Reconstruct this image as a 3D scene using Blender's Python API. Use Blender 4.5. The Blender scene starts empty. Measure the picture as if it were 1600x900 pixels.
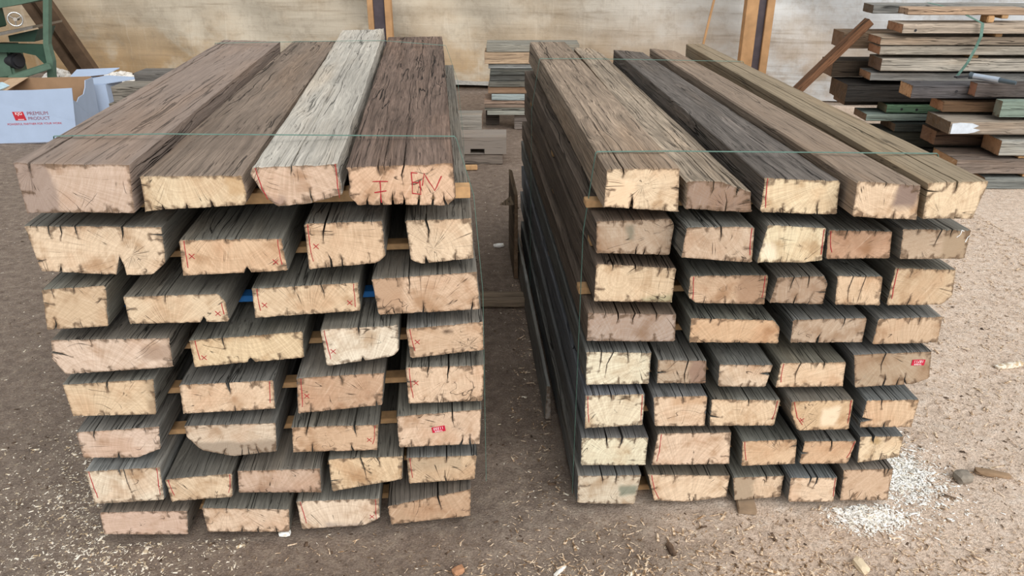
import bpy, bmesh, math, random
import numpy as np
from mathutils import Vector, Matrix, noise as mnoise
from mathutils.geometry import delaunay_2d_cdt
# ------------------------------------------------------------------ camera, sky, sun, exposure
S = bpy.context.scene
C = S.collection
PITCH = math.atan(568 / 1215)
cam_d = bpy.data.cameras.new('camera'); cam = bpy.data.objects.new('camera', cam_d); C.objects.link(cam)
cam_d.sensor_fit = 'HORIZONTAL'; cam_d.sensor_width = 36; cam_d.lens = 1215 / 1600 * 36
cam.location = (0, 0, 1.64); cam.rotation_euler = (math.pi / 2 - PITCH, 0, 0)
cam_d.clip_start = 0.02; cam_d.clip_end = 200
S.camera = cam
S.view_settings.view_transform = 'Standard'; S.view_settings.look = 'None'
S.view_settings.gamma = 1; S.view_settings.use_curve_mapping = False
S.view_settings.exposure = 0.0
SKY = ((0.93, 0.97, 1.0), 0.68)
SUN = dict(energy=3.15, angle=55, az=28, el=38, color=(1.0, 0.97, 0.94))    # az: degrees to the right of straight behind the camera
w = bpy.data.worlds.new('overcast_sky'); S.world = w; w.use_nodes = True
bg = w.node_tree.nodes['Background']; bg.inputs[0].default_value = (*SKY[0], 1); bg.inputs[1].default_value = SKY[1]
sd = bpy.data.lights.new('sun', 'SUN'); sun = bpy.data.objects.new('sun', sd); C.objects.link(sun)
sd.energy = SUN['energy']; sd.angle = math.radians(SUN['angle']); sd.color = SUN['color']
_a, _e = math.radians(SUN['az']), math.radians(SUN['el'])
_to = Vector((math.sin(_a) * math.cos(_e), -math.cos(_a) * math.cos(_e), math.sin(_e)))
sun.rotation_euler = _to.to_track_quat('Z', 'Y').to_euler(); sun.location = _to * 12

# ------------------------------------------------------------------ helpers
def lin(h):
    h = h.lstrip('#')
    o = []
    for i in (0, 2, 4):
        c = int(h[i:i + 2], 16) / 255
        o.append(c / 12.92 if c <= .04045 else ((c + .055) / 1.055) ** 2.4)
    return tuple(o)

class G:
    """a small material graph builder"""
    def __init__(s, name, rough=.85, spec=.25):
        s.m = bpy.data.materials.new(name); s.m.use_nodes = True; s.t = s.m.node_tree
        s.b = s.t.nodes['Principled BSDF']; s.b.inputs['Roughness'].default_value = rough
        s.b.inputs['Specular IOR Level'].default_value = spec
    def n(s, typ, **kw):
        x = s.t.nodes.new(typ)
        for k, v in kw.items(): setattr(x, k, v)
        return x
    def put(s, sock, v):
        if isinstance(v, bpy.types.NodeSocket): s.t.links.new(v, sock)
        elif v is not None:
            if sock.type == 'RGBA' and isinstance(v, tuple) and len(v) == 3: v = (*v, 1)
            sock.default_value = v
    def ma(s, op, a, b=None, c=None, clamp=False):
        x = s.n('ShaderNodeMath', operation=op, use_clamp=clamp)
        for i, v in enumerate((a, b, c)):
            if v is not None: s.put(x.inputs[i], v)
        return x.outputs[0]
    def vm(s, op, a, b=None):
        x = s.n('ShaderNodeVectorMath', operation=op)
        s.put(x.inputs[0], a)
        if b is not None: s.put(x.inputs[1], b)
        return x.outputs['Value' if op in ('LENGTH', 'DOT_PRODUCT') else 'Vector']
    def obj(s): return s.n('ShaderNodeTexCoord').outputs['Object']
    def rnd(s): return s.n('ShaderNodeObjectInfo').outputs['Random']
    def at(s, name, typ='OBJECT', out='Color'): return s.n('ShaderNodeAttribute', attribute_type=typ, attribute_name=name).outputs[out]
    def sep(s, v): return s.n_link('ShaderNodeSeparateXYZ', v).outputs
    def n_link(s, typ, v):
        x = s.n(typ); s.put(x.inputs[0], v); return x
    def xyz(s, x, y, z):
        k = s.n('ShaderNodeCombineXYZ')
        for i, v in enumerate((x, y, z)): s.put(k.inputs[i], v)
        return k.outputs[0]
    def noise(s, v, scale=1, detail=3, rough=.55, w=None, dist=0):
        x = s.n('ShaderNodeTexNoise', noise_dimensions='4D' if w is not None else '3D')
        s.put(x.inputs['Vector'], v); x.inputs['Scale'].default_value = scale
        x.inputs['Detail'].default_value = detail; x.inputs['Roughness'].default_value = rough
        x.inputs['Distortion'].default_value = dist
        if w is not None: s.put(x.inputs['W'], w)
        return x.outputs[0]
    def mr(s, v, a, b, c=0., d=1., smooth=True):
        x = s.n('ShaderNodeMapRange', interpolation_type='SMOOTHSTEP' if smooth else 'LINEAR')
        for i, q in enumerate((v, a, b, c, d)): s.put(x.inputs[i], q)
        return x.outputs[0]
    def ramp(s, f, *stops):
        x = s.n('ShaderNodeValToRGB'); e = x.color_ramp.elements
        for i, (p, c) in enumerate(stops):
            el = e[i] if i < 2 else e.new(p)
            el.position = p; el.color = (*c, 1) if not isinstance(c, (int, float)) else (c, c, c, 1)
        s.put(x.inputs[0], f); return x.outputs[0]
    def mix(s, f, a, b, blend='MIX'):
        x = s.n('ShaderNodeMix', data_type='RGBA', blend_type=blend)
        s.put(x.inputs[0], f); s.put(x.inputs[6], a); s.put(x.inputs[7], b)
        return x.outputs[2]
    def ridge(s, v, width):          # 1 on the thin lines where v crosses one half
        return s.mr(s.ma('ABSOLUTE', s.ma('SUBTRACT', v, .5)), 0., width, 1., 0.)
    def done(s, col, h=None, strength=.5, dist=.003):
        s.put(s.b.inputs['Base Color'], col)
        if h is not None:
            x = s.n('ShaderNodeBump'); x.inputs['Strength'].default_value = strength; x.inputs['Distance'].default_value = dist
            s.put(x.inputs['Height'], h); s.t.links.new(x.outputs[0], s.b.inputs['Normal'])
        return s.m

def plain(name, hexc, rough=.8, spec=.3, metal=0., var=.12, scale=30):
    g = G(name, rough, spec); g.b.inputs['Metallic'].default_value = metal
    c = lin(hexc); f = g.noise(g.obj(), scale, 4)
    return g.done(g.ramp(f, (.3, tuple(x * (1 - var) for x in c)), (.7, tuple(x * (1 + var) for x in c))), f, .15, .002)

def mat_end():
    g = G('end_grain', .9, .15); o = g.obj(); r = g.rnd(); r50 = g.ma('MULTIPLY', r, 50.)
    sx, sy, sz = g.sep(o)
    p2 = g.xyz(sx, 0., sz)
    pith = g.at('pith', out='Vector')
    wob = g.noise(p2, 16, 2, w=r50)
    d = g.vm('SUBTRACT', p2, pith)
    dx, _, dz = g.sep(d)
    rad = g.vm('LENGTH', d)
    radw = g.ma('ADD', rad, g.ma('MULTIPLY', wob, .018))
    rings = g.noise(g.xyz(g.ma('MULTIPLY', radw, 260.), g.ma('MULTIPLY', wob, 3.), 0.), 1, 2, w=r50)
    th = g.ma('ARCTAN2', dx, dz)
    # medullary rays: fine radial streaks
    rays = g.noise(g.xyz(g.ma('MULTIPLY', th, 30.), g.ma('MULTIPLY', rad, 9.), 0.), 1, 3, w=r50)
    # drying checks that follow the rays
    ck = g.noise(g.xyz(g.ma('ADD', g.ma('MULTIPLY', th, 5.5), g.ma('MULTIPLY', wob, .5)), g.ma('MULTIPLY', rad, 3.), 0.), 1, 1.5, w=g.ma('ADD', r50, 7.))
    ckm = g.mr(g.noise(p2, 17, 2, w=g.ma('ADD', r50, 3.)), .50, .60)
    wid = g.ma('DIVIDE', .0012, g.ma('ADD', rad, .05))
    line = g.mr(g.ma('ABSOLUTE', g.ma('SUBTRACT', ck, .5)), 0., wid, 1., 0.)
    check = g.ma('MULTIPLY', line, ckm)
    # ring shakes
    sh = g.ridge(g.noise(g.xyz(g.ma('MULTIPLY', radw, 34.), g.ma('MULTIPLY', th, .9), 0.), 1, 1, w=g.ma('ADD', r50, 11.)), .012)
    shake = g.ma('MULTIPLY', sh, g.mr(g.noise(p2, 13, 2, w=g.ma('ADD', r50, 23.)), .56, .64))
    # saw marks at an angle of the timber's own
    ang = g.ma('MULTIPLY', r, 6.28)
    ca, sa = g.ma('COSINE', ang), g.ma('SINE', ang)
    u = g.ma('ADD', g.ma('MULTIPLY', sx, ca), g.ma('MULTIPLY', sz, sa))
    v = g.ma('SUBTRACT', g.ma('MULTIPLY', sz, ca), g.ma('MULTIPLY', sx, sa))
    saw = g.noise(g.xyz(g.ma('MULTIPLY', u, 170.), g.ma('MULTIPLY', v, 12.), 0.), 1, 3, .6, w=r50)
    fine = g.noise(p2, 420, 2)
    big = g.noise(p2, 9, 3, w=g.ma('ADD', r50, 31.))
    big2 = g.noise(p2, 14, 3, w=g.ma('ADD', r50, 47.))
    col = g.at('end_tint')
    col = g.mix(g.mr(big, .48, .70, 0., .45), col, g.mix(1., col, lin('e6cdbd'), 'MULTIPLY'))
    col = g.mix(g.mr(big2, .50, .72, 0., .75), col, g.mix(1., col, lin('bfa892'), 'MULTIPLY'))
    col = g.mix(g.mr(rings, .30, .70, .20, 0.), col, lin('96724f'))
    col = g.mix(g.mr(rays, .35, .65, .22, 0.), col, lin('8a6a4c'))
    col = g.mix(g.mr(saw, .32, .62, .22, 0.), col, lin('a08468'))
    col = g.mix(g.mr(saw, .58, .78, 0., .22), col, lin('fff0d8'))
    # one patch of older colour, its edge a little ragged
    lo, hi = g.sep(g.at('patch_low', out='Vector')), g.sep(g.at('patch_high', out='Vector'))
    jx = g.ma('ADD', sx, g.ma('MULTIPLY', g.ma('SUBTRACT', big2, .5), .06)); jz = g.ma('ADD', sz, g.ma('MULTIPLY', g.ma('SUBTRACT', big, .5), .06))
    e = .009
    def inside(c, a, b): return g.ma('MULTIPLY', g.mr(c, g.ma('SUBTRACT', a, e), g.ma('ADD', a, e)), g.mr(c, g.ma('SUBTRACT', b, e), g.ma('ADD', b, e), 1., 0.))
    pm = g.ma('MULTIPLY', inside(jx, lo[0], hi[0]), inside(jz, lo[2], hi[2]))
    col = g.mix(g.ma('MULTIPLY', pm, lo[1]), col, g.mix(.75, g.at('patch_tint'), col, 'MULTIPLY') if False else g.at('patch_tint'))
    # weathered ragged rim
    rim = g.at('rim', 'GEOMETRY', 'Fac')
    rn = g.noise(p2, 75, 3, w=r50)
    rm = g.mr(g.ma('ADD', rim, g.ma('MULTIPLY', g.ma('SUBTRACT', rn, .5), 1.7)), .50, 1.15)
    col = g.mix(g.ma('MULTIPLY', rm, .80), col, lin('66513f'))
    dark = g.ma('MAXIMUM', check, shake)
    col = g.mix(g.ma('MULTIPLY', dark, .88), col, lin('2b2119'))
    col = g.mix(g.mr(fine, .25, .5, .15, 0.), col, lin('6b5137'))
    h = g.ma('SUBTRACT', g.ma('ADD', g.ma('MULTIPLY', saw, .6), g.ma('MULTIPLY', rings, .3)), g.ma('MULTIPLY', dark, 1.2))
    return g.done(col, h, .5, .002)

def mat_side():
    g = G('weathered_oak', .88, .2); o = g.obj(); r = g.rnd(); r50 = g.ma('MULTIPLY', r, 50.)
    sx, sy, sz = g.sep(o)
    wn = g.noise(g.vm('MULTIPLY', o, (5., 1.5, 5.)), 1, 2, w=r50)
    wn2 = g.noise(g.vm('MULTIPLY', o, (14., 3.5, 14.)), 1, 2, w=g.ma('ADD', r50, 5.))
    off = g.ma('ADD', g.ma('MULTIPLY', g.ma('SUBTRACT', wn, .5), .07), g.ma('MULTIPLY', g.ma('SUBTRACT', wn2, .5), .018))
    v = g.xyz(g.ma('ADD', sx, off), sy, g.ma('ADD', sz, off))
    A = g.noise(g.vm('MULTIPLY', v, (95., 2.6, 95.)), 1, 5, .62, w=r50)
    B = g.noise(g.vm('MULTIPLY', v, (330., 7., 330.)), 1, 2, .5, w=r50)
    M = g.noise(g.vm('MULTIPLY', v, (26., 1.3, 26.)), 1, 4, .6, w=g.ma('ADD', r50, 13.))
    bl = g.noise(g.vm('MULTIPLY', o, (6., 2.2, 6.)), 1, 4, .6, w=g.ma('ADD', r50, 19.))
    ck = g.ridge(g.noise(g.vm('MULTIPLY', v, (21., .42, 21.)), 1, 3, .5, w=g.ma('ADD', r50, 29.)), .010)
    ckm = g.mr(g.noise(g.vm('MULTIPLY', o, (9., 1.1, 9.)), 1, 2, w=g.ma('ADD', r50, 37.)), .48, .58)
    crack = g.ma('MULTIPLY', ck, ckm)
    col = g.at('side_tint')
    gd = g.at('grain_depth', out='Fac')
    k = g.ma('MULTIPLY', g.mr(A, .30, .70, .48, 1.44, False), g.mr(B, .28, .72, .66, 1.30, False))
    k = g.ma('MULTIPLY', k, g.mr(M, .3, .7, .82, 1.16, False))
    k = g.ma('MULTIPLY', k, g.mr(bl, .3, .7, .72, 1.25, False))
    k = g.ma('ADD', 1., g.ma('MULTIPLY', g.ma('SUBTRACT', k, 1.), gd))
    kk = g.n_link('ShaderNodeCombineColor', k); g.put(kk.inputs[1], k); g.put(kk.inputs[2], k)
    col = g.mix(1., col, kk.outputs[0], 'MULTIPLY')
    warm = g.mr(g.noise(g.vm('MULTIPLY', o, (8., 1.2, 8.)), 1, 3, w=g.ma('ADD', r50, 41.)), .45, .7, 0., .5)
    col = g.mix(warm, col, g.mix(1., col, (1.14, 1., .86), 'MULTIPLY'))
    col = g.mix(g.ma('MULTIPLY', g.ma('MULTIPLY', crack, gd), .95), col, (.006, .005, .004))
    speck = g.mr(g.noise(o, 90, 3), .70, .76, 0., .35)
    col = g.mix(speck, col, lin('a79a86'))
    h = g.ma('SUBTRACT', g.ma('ADD', g.ma('ADD', A, g.ma('MULTIPLY', B, .4)), g.ma('MULTIPLY', M, 1.2)), g.ma('MULTIPLY', crack, 2.2))
    fis = g.mr(g.noise(g.vm('MULTIPLY', v, (150., 3.2, 150.)), 1, 3, .6, w=g.ma('ADD', r50, 53.)), .60, .70)
    col = g.mix(g.ma('MULTIPLY', g.ma('MULTIPLY', fis, gd), .62), col, (.02, .016, .013))
    h = g.ma('MULTIPLY', g.ma('SUBTRACT', h, g.ma('MULTIPLY', fis, .9)), g.ma('ADD', g.ma('MULTIPLY', gd, .7), .3))
    return g.done(col, h, .95, .007)

MAT = {}
MAT['end'] = mat_end(); MAT['side'] = mat_side()
MAT['stick'] = plain('fresh_batten_wood', 'c29b70', .85, .2, var=.2, scale=40)
MAT['blue'] = plain('blue_batten_paint', '2f74b8', .7, .3)
MAT['red'] = plain('red_crayon', 'b0353a', .8, .2, var=.2, scale=200)
MAT['tagred'] = plain('red_tag_plastic', 'c4213f', .45, .4)
MAT['white'] = plain('white_print', 'f2ecec', .6, .3, var=.04)
MAT['chalk'] = plain('white_chalk', 'e8e8e6', .9, .1)
MAT['twine'] = plain('green_strapping', '5f8074', .55, .4, var=.2, scale=60)
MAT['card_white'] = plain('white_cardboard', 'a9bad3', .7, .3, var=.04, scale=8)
MAT['card_brown'] = plain('brown_cardboard', '9a7d62', .9, .1, var=.08, scale=12)
MAT['print_red'] = plain('red_print', 'b8323c', .7, .2)
MAT['print_grey'] = plain('grey_red_print', '8a4a58', .7, .2)
MAT['green'] = plain('green_machine_paint', '566f5e', .55, .45, var=.14, scale=14)
MAT['dkgreen'] = plain('dark_green_machine_paint', '2b4638', .5, .4, var=.14, scale=14)
MAT['steel'] = plain('worn_steel', '9a948c', .4, .5, .7)
MAT['chrome'] = plain('polished_steel', 'd8d6d2', .2, .5, .9, var=.05)
MAT['black'] = plain('black_motor_paint', '2a2a2e', .5, .4)
MAT['rust'] = plain('rusty_brown_steel', '63503f', .75, .3, .1, var=.25, scale=10)
MAT['silver'] = plain('silver_tube', 'b9c4d2', .35, .5, .5, var=.06)
MAT['grip'] = plain('dark_grip', '4a565e', .5, .4)
MAT['paint'] = plain('white_paint', 'cfd8e2', .7, .3, var=.1)

CHECK = []
def tag(o, label, cat, group=None, kind=None):
    n = len(label.split()); assert 4 <= n <= 16, (n, label)
    o['label'] = label; o['category'] = cat
    if group: o['group'] = group
    if kind: o['kind'] = kind
    CHECK.append(label)
    return o

def link(name, verts, faces, mats, parent=None, smooth=False, loc=None, midx=None):
    me = bpy.data.meshes.new(name); me.from_pydata([tuple(map(float, v)) for v in verts], [], faces)
    for m in (mats if isinstance(mats, (list, tuple)) else [mats]): me.materials.append(m)
    if midx is not None: me.polygons.foreach_set('material_index', midx)
    if smooth: me.polygons.foreach_set('use_smooth', [True] * len(me.polygons))
    me.update()
    o = bpy.data.objects.new(name, me); C.objects.link(o)
    if loc is not None: o.location = loc
    if parent: o.parent = parent
    return o

def empty(name, loc=(0, 0, 0), rz=0.):
    o = bpy.data.objects.new(name, None); o.empty_display_size = .1; C.objects.link(o)
    o.location = loc; o.rotation_euler = (0, 0, rz); return o

class MB:
    """collects solids into one mesh"""
    def __init__(s): s.b = bmesh.new()
    def box(s, c, size, rot=None, bevel=0.):
        q = bmesh.ops.create_cube(s.b, size=1)['verts']
        M = Matrix.Translation(Vector(c)) @ (rot.to_4x4() if rot else Matrix()) @ Matrix.Diagonal((*size, 1))
        bmesh.ops.transform(s.b, matrix=M, verts=q)
        if bevel:
            es = list({e for v in q for e in v.link_edges})
            bmesh.ops.bevel(s.b, geom=es, offset=bevel, segments=2, affect='EDGES', clamp_overlap=True)
        return s
    def bar(s, a, b, w, h, bevel=0., up=(0, 0, 1)):
        a, b = Vector(a), Vector(b); d = b - a
        y = d.normalized(); x = y.cross(Vector(up)).normalized(); z = x.cross(y)
        R = Matrix((x, y, z)).transposed()
        return s.box((a + b) / 2, (w, d.length, h), R, bevel)
    def cyl(s, a, b, r, r2=None, seg=24):
        a, b = Vector(a), Vector(b); d = b - a
        q = bmesh.ops.create_cone(s.b, cap_ends=True, segments=seg, radius1=r, radius2=r if r2 is None else r2, depth=d.length)['verts']
        bmesh.ops.transform(s.b, matrix=Matrix.Translation((a + b) / 2) @ d.to_track_quat('Z', 'Y').to_matrix().to_4x4(), verts=q); return s
    def ring(s, c, axis, R, r, seg=40, rs=10):
        q = Vector(axis).to_track_quat('Z', 'Y').to_matrix(); c = Vector(c); vs = []
        for i in range(seg):
            a = 2 * math.pi * i / seg
            vs.append([s.b.verts.new(c + q @ Vector(((R + r * math.cos(t)) * math.cos(a), (R + r * math.cos(t)) * math.sin(a), r * math.sin(t))))
                       for t in [2 * math.pi * k / rs for k in range(rs)]])
        for i in range(seg):
            for k in range(rs):
                s.b.faces.new((vs[i][k], vs[(i + 1) % seg][k], vs[(i + 1) % seg][(k + 1) % rs], vs[i][(k + 1) % rs]))
        return s
    def prism(s, pts, ext):
        ext = Vector(ext); a = [s.b.verts.new(Vector(p)) for p in pts]; b = [s.b.verts.new(Vector(p) + ext) for p in pts]
        s.b.faces.new(a); s.b.faces.new(b[::-1])
        for i in range(len(a)): s.b.faces.new((a[i - 1], a[i], b[i], b[i - 1]))
        return s
    def build(s, name, m, parent=None, smooth=False):
        bmesh.ops.recalc_face_normals(s.b, faces=s.b.faces)
        me = bpy.data.meshes.new(name); s.b.to_mesh(me); s.b.free(); me.materials.append(m)
        if smooth: sharpen(me, 40)
        o = bpy.data.objects.new(name, me); C.objects.link(o)
        if parent: o.parent = parent
        return o

def sharpen(me, deg):
    b = bmesh.new(); b.from_mesh(me)
    for f in b.faces: f.smooth = True
    for e in b.edges: e.smooth = not (len(e.link_faces) == 2 and e.calc_face_angle(0) > math.radians(deg))
    b.to_mesh(me); b.free()

# ------------------------------------------------------------------ a timber: any outline of end face, cracks cut into it, worn along its length
def outline(poly, rg, notches, cut=.005, step=.0075):
    P = [Vector((x, z)) for x, z in poly]; n = len(P); Q = []
    for i in range(n):
        a, b, c = P[i - 1], P[i], P[(i + 1) % n]
        k1 = min(cut * rg.uniform(.5, 1.6), (a - b).length * .35); k2 = min(cut * rg.uniform(.5, 1.6), (c - b).length * .35)
        Q += [b + (a - b).normalized() * k1, b + (c - b).normalized() * k2]
    pts = []
    for i in range(len(Q)):
        a, b = Q[i], Q[(i + 1) % len(Q)]; L = (b - a).length; k = max(1, int(L / step))
        t = (b - a).normalized() if L > 1e-6 else Vector((1, 0)); nn = Vector((t.y, -t.x))
        for j in range(k): pts.append([a + (b - a) * (j / k), nn, 0., 0., nn * .007])
    for side, f, dep, wid in notches:
        want = {'T': Vector((0, -1)), 'B': Vector((0, 1)), 'L': Vector((1, 0)), 'R': Vector((-1, 0))}[side]
        cs = [q for q in pts if q[2] == 0 and q[1].dot(want) > .8]
        if not cs: continue
        ax = 0 if side in 'TB' else 1
        lo, hi = min(q[0][ax] for q in cs), max(q[0][ax] for q in cs)
        tgt = lo + (hi - lo) * f
        q = min(cs, key=lambda q: abs(q[0][ax] - tgt)); i = pts.index(q)
        p, nn = q[0].copy(), q[1]; t = Vector((-nn.y, nn.x))
        if any(pts[(i + k) % len(pts)][2] for k in (-2, -1, 1, 2)): continue
        while wid > .006 and len(pts) > 30:
            near_ = [x for x in pts if x is not q and x[2] == 0 and (x[0] - p).length < wid / 2 + .002]
            if not near_: break
            pts.remove(near_[0])
        i = pts.index(q)
        sk, bd, ln = rg.uniform(-.22, .22) * dep, rg.uniform(-.1, .1) * dep, rg.uniform(.05, .3)
        pts[i:i + 1] = [[p - t * wid / 2, nn, 0., 0., nn * .006 - t * .0022], [p + t * (sk * .5 + bd - wid * .3), nn, dep * .5, ln, -t * .002],
                        [p + t * sk, nn, dep, ln, nn * .003], [p + t * (sk * .5 + bd + wid * .3), nn, dep * .5, ln, t * .002], [p + t * wid / 2, nn, 0., 0., nn * .006 + t * .0022]]
    return pts

def timber_mesh(poly, L, seed, wear=.004, notches=(), back=None, lift=0., nst=18, auto=(2, 3), cut=.005, grow=1.):
    rg = random.Random(seed)
    h = max(z for x, z in poly) - min(z for x, z in poly)
    nt = list(notches)
    for side, cnt in (('T', auto[0]), ('B', auto[1]), ('L', 1), ('R', 1)):
        for _ in range(rg.randint(max(0, cnt - 1), cnt + 1)):
            nt.append((side, rg.uniform(.04, .96), rg.choice((.006, .01, .014, .022)) * h / .11, rg.uniform(.0009, .0024)))
    if auto[0] > 0:
        for side in 'TTTTTBBBBBLR': nt.append((side, rg.uniform(.03, .97), rg.uniform(.003, .009), rg.uniform(.001, .0022)))
    O = outline(poly, rg, nt, cut, .0065)
    xs = [x for x, z in poly]; x0, x1 = min(xs), max(xs)
    N = len(O); so = Vector((rg.uniform(-99, 99), rg.uniform(-99, 99), rg.uniform(-99, 99)))
    near = [0, .003, .014, .035, .07, .12]
    ys = near + [.12 + (L - .13) * (i / nst) for i in range(1, nst + 1)] + [L]
    V = []; bend = rg.uniform(-1, 1)
    for si, y in enumerate(ys):
        f = y / L
        for p, nn, dep, ln, _ in O:
            q = Vector((p.x, y * 2.2, p.y))
            a = .5 + .5 * mnoise.noise(q * 9 + so); b = .5 + .5 * mnoise.noise(Vector((p.x * 45, y * 5, p.y * 45)) + so)
            d = wear * (.55 * max(a, 0) + .45 * max(b, 0))
            if si == 0: d += .001 + .0042 * max(0, mnoise.noise(Vector((p.x * 170, 0, p.y * 170)) + so)) ** 1.3
            g = dep * max(.12, 1 - y / ln) if dep else 0.
            z = p + nn * (d + g)
            x, zz = z.x, z.y
            if back: x = x + ((back[0] + (x - x0) / (x1 - x0) * (back[1] - back[0])) - x) * f
            zz *= 1 + lift * f * f
            V.append((x, y, zz))
    F = []; mi = []
    for s in range(len(ys) - 1):
        for i in range(N):
            j = (i + 1) % N; F.append((s * N + i, s * N + j, (s + 1) * N + j, (s + 1) * N + i)); mi.append(0)
    base = len(V)
    # the sawn end: a fine net of triangles, so that rim and cracks stay clean
    ring = [Vector((V[k][0], V[k][2])) for k in range(N)]
    bx0, bx1 = min(p.x for p in ring), max(p.x for p in ring); bz0, bz1 = min(p.y for p in ring), max(p.y for p in ring)
    R_ = np.array([(p.x, p.y) for p in ring]); extra = []
    def far(p): return float(np.min(np.hypot(R_[:, 0] - p[0], R_[:, 1] - p[1])))
    gxn, gzn = max(2, int((bx1 - bx0) / .011)), max(2, int((bz1 - bz0) / .011))
    for i in range(gxn + 1):
        for j in range(gzn + 1):
            p = (bx0 + (bx1 - bx0) * i / gxn + rg.uniform(-.002, .002), bz0 + (bz1 - bz0) * j / gzn + rg.uniform(-.002, .002))
            if far(p) > .006: extra.append(Vector(p))
    cv, _, cf, ov, _, _ = delaunay_2d_cdt(ring + extra, [], [list(range(N))], 1, 1e-6)
    rims = []
    for p, o_ in zip(cv, ov):
        V.append((p.x, 0., p.y)); rims.append(1. if any(q < N for q in o_) or not o_ else max(0., 1 - far(p) / .012))
    for f_ in cf: F.append(tuple(base + q for q in f_)); mi.append(1)
    last = (len(ys) - 1) * N
    F.append(tuple(last + i for i in range(N))); mi.append(1)
    me = bpy.data.meshes.new('timber'); me.from_pydata(V, [], F)
    me.materials.append(MAT['side']); me.materials.append(MAT['end']); me.polygons.foreach_set('material_index', mi)
    at = me.attributes.new('rim', 'FLOAT', 'POINT')
    at.data.foreach_set('value', [1.] * base + rims)
    b = bmesh.new(); b.from_mesh(me)
    bmesh.ops.remove_doubles(b, verts=b.verts, dist=1e-5)
    bmesh.ops.recalc_face_normals(b, faces=b.faces)
    for f_ in b.faces: f_.smooth = f_.material_index == 0
    for e in b.edges: e.smooth = not (len(e.link_faces) == 2 and e.calc_face_angle(0) > math.radians(34))
    b.to_mesh(me); b.free(); me.update()
    return me

def timber(name, poly, L, loc, rz, seed, side, end='d8b48a', pith=(.5, .5), patch=None, mesh=None, grain=.7, **kw):
    me = mesh or timber_mesh(poly, L, seed, **kw)
    o = bpy.data.objects.new(name, me); C.objects.link(o); o.location = loc; o.rotation_euler = (0, 0, rz)
    xs = [p[0] for p in poly]; zs = [p[1] for p in poly]
    X = lambda f: min(xs) + f * (max(xs) - min(xs)); Z = lambda f: min(zs) + f * (max(zs) - min(zs))
    o['grain_depth'] = grain; o['side_tint'] = lin(side); o['end_tint'] = fade(lin(end)); o['pith'] = (X(pith[0]), 0., Z(pith[1]))
    if patch:
        fx0, fz0, fx1, fz1, hx, st = patch
        o['patch_low'] = (X(fx0), st, Z(fz0)); o['patch_high'] = (X(fx1), 0., Z(fz1)); o['patch_tint'] = lin(hx)
    else:
        o['patch_low'] = (9., 0., 9.); o['patch_high'] = (9.1, 0., 9.1); o['patch_tint'] = (.2, .2, .2)
    return o

def fade(c, s=.74, k=1.16):
    y = .3 * c[0] + .6 * c[1] + .1 * c[2]
    return tuple(min(.9, (y + (v - y) * s) * k) for v in c)

def rect(w, h): return [(-w / 2, h), (w / 2, h), (w / 2, 0), (-w / 2, 0)]

def strokes(name, lines, mat, parent, wid=.0024, y=-.0004, label=None, seed=1):
    """crayon strokes on an end face: thin raised ribbons along polylines (x, z)"""
    rg = random.Random(seed); V = []; F = []
    for ln in lines:
        pts = []
        for a, b in zip(ln, ln[1:]):
            k = max(1, int(math.dist(a, b) / .012))
            pts += [(a[0] + (b[0] - a[0]) * i / k, a[1] + (b[1] - a[1]) * i / k) for i in range(k)]
        pts.append(ln[-1])
        pts = [Vector((p[0] + rg.uniform(-.0008, .0008), p[1] + rg.uniform(-.0008, .0008))) for p in pts]
        for i, p in enumerate(pts):
            d = (pts[min(i + 1, len(pts) - 1)] - pts[max(i - 1, 0)]).normalized(); n = Vector((-d.y, d.x)) * wid / 2 * rg.uniform(.6, 1.15)
            for yy in (y - .0006, y):
                for s in (1, -1): V.append((p.x + n.x * s, yy, p.y + n.y * s))
            k = len(V) - 4
            if i:
                a = k - 4
                F += [(a, a + 1, k + 1, k), (a + 2, k + 2, k + 3, a + 3), (a, k, k + 2, a + 2), (a + 1, a + 3, k + 3, k + 1)]
    o = link(name, V, F, mat, parent)
    if label: o['label'] = label
    return o

def lettering(body, size, loc, rot, mat, parent, name='lettering', align='CENTER', sx=1., ext=.0003, space=1.):
    cu = bpy.data.curves.new(name, 'FONT'); cu.body = body; cu.size = size; cu.extrude = ext
    cu.align_x = align; cu.align_y = 'CENTER'; cu.space_character = space; cu.materials.append(mat)
    t = bpy.data.objects.new(name, cu); C.objects.link(t)
    me = bpy.data.meshes.new_from_object(t.evaluated_get(bpy.context.evaluated_depsgraph_get())); me.name = name
    bpy.data.objects.remove(t); bpy.data.curves.remove(cu)
    o = bpy.data.objects.new(name, me); C.objects.link(o); o.location = loc; o.rotation_euler = rot; o.scale = (sx, 1, 1); o.parent = parent
    return o

# ------------------------------------------------------------------ the setting: sandy floor, tarpaulin wall, what is outside it
def wall_y(x): return 8.45 - .21 * (x + 1.0)

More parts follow.
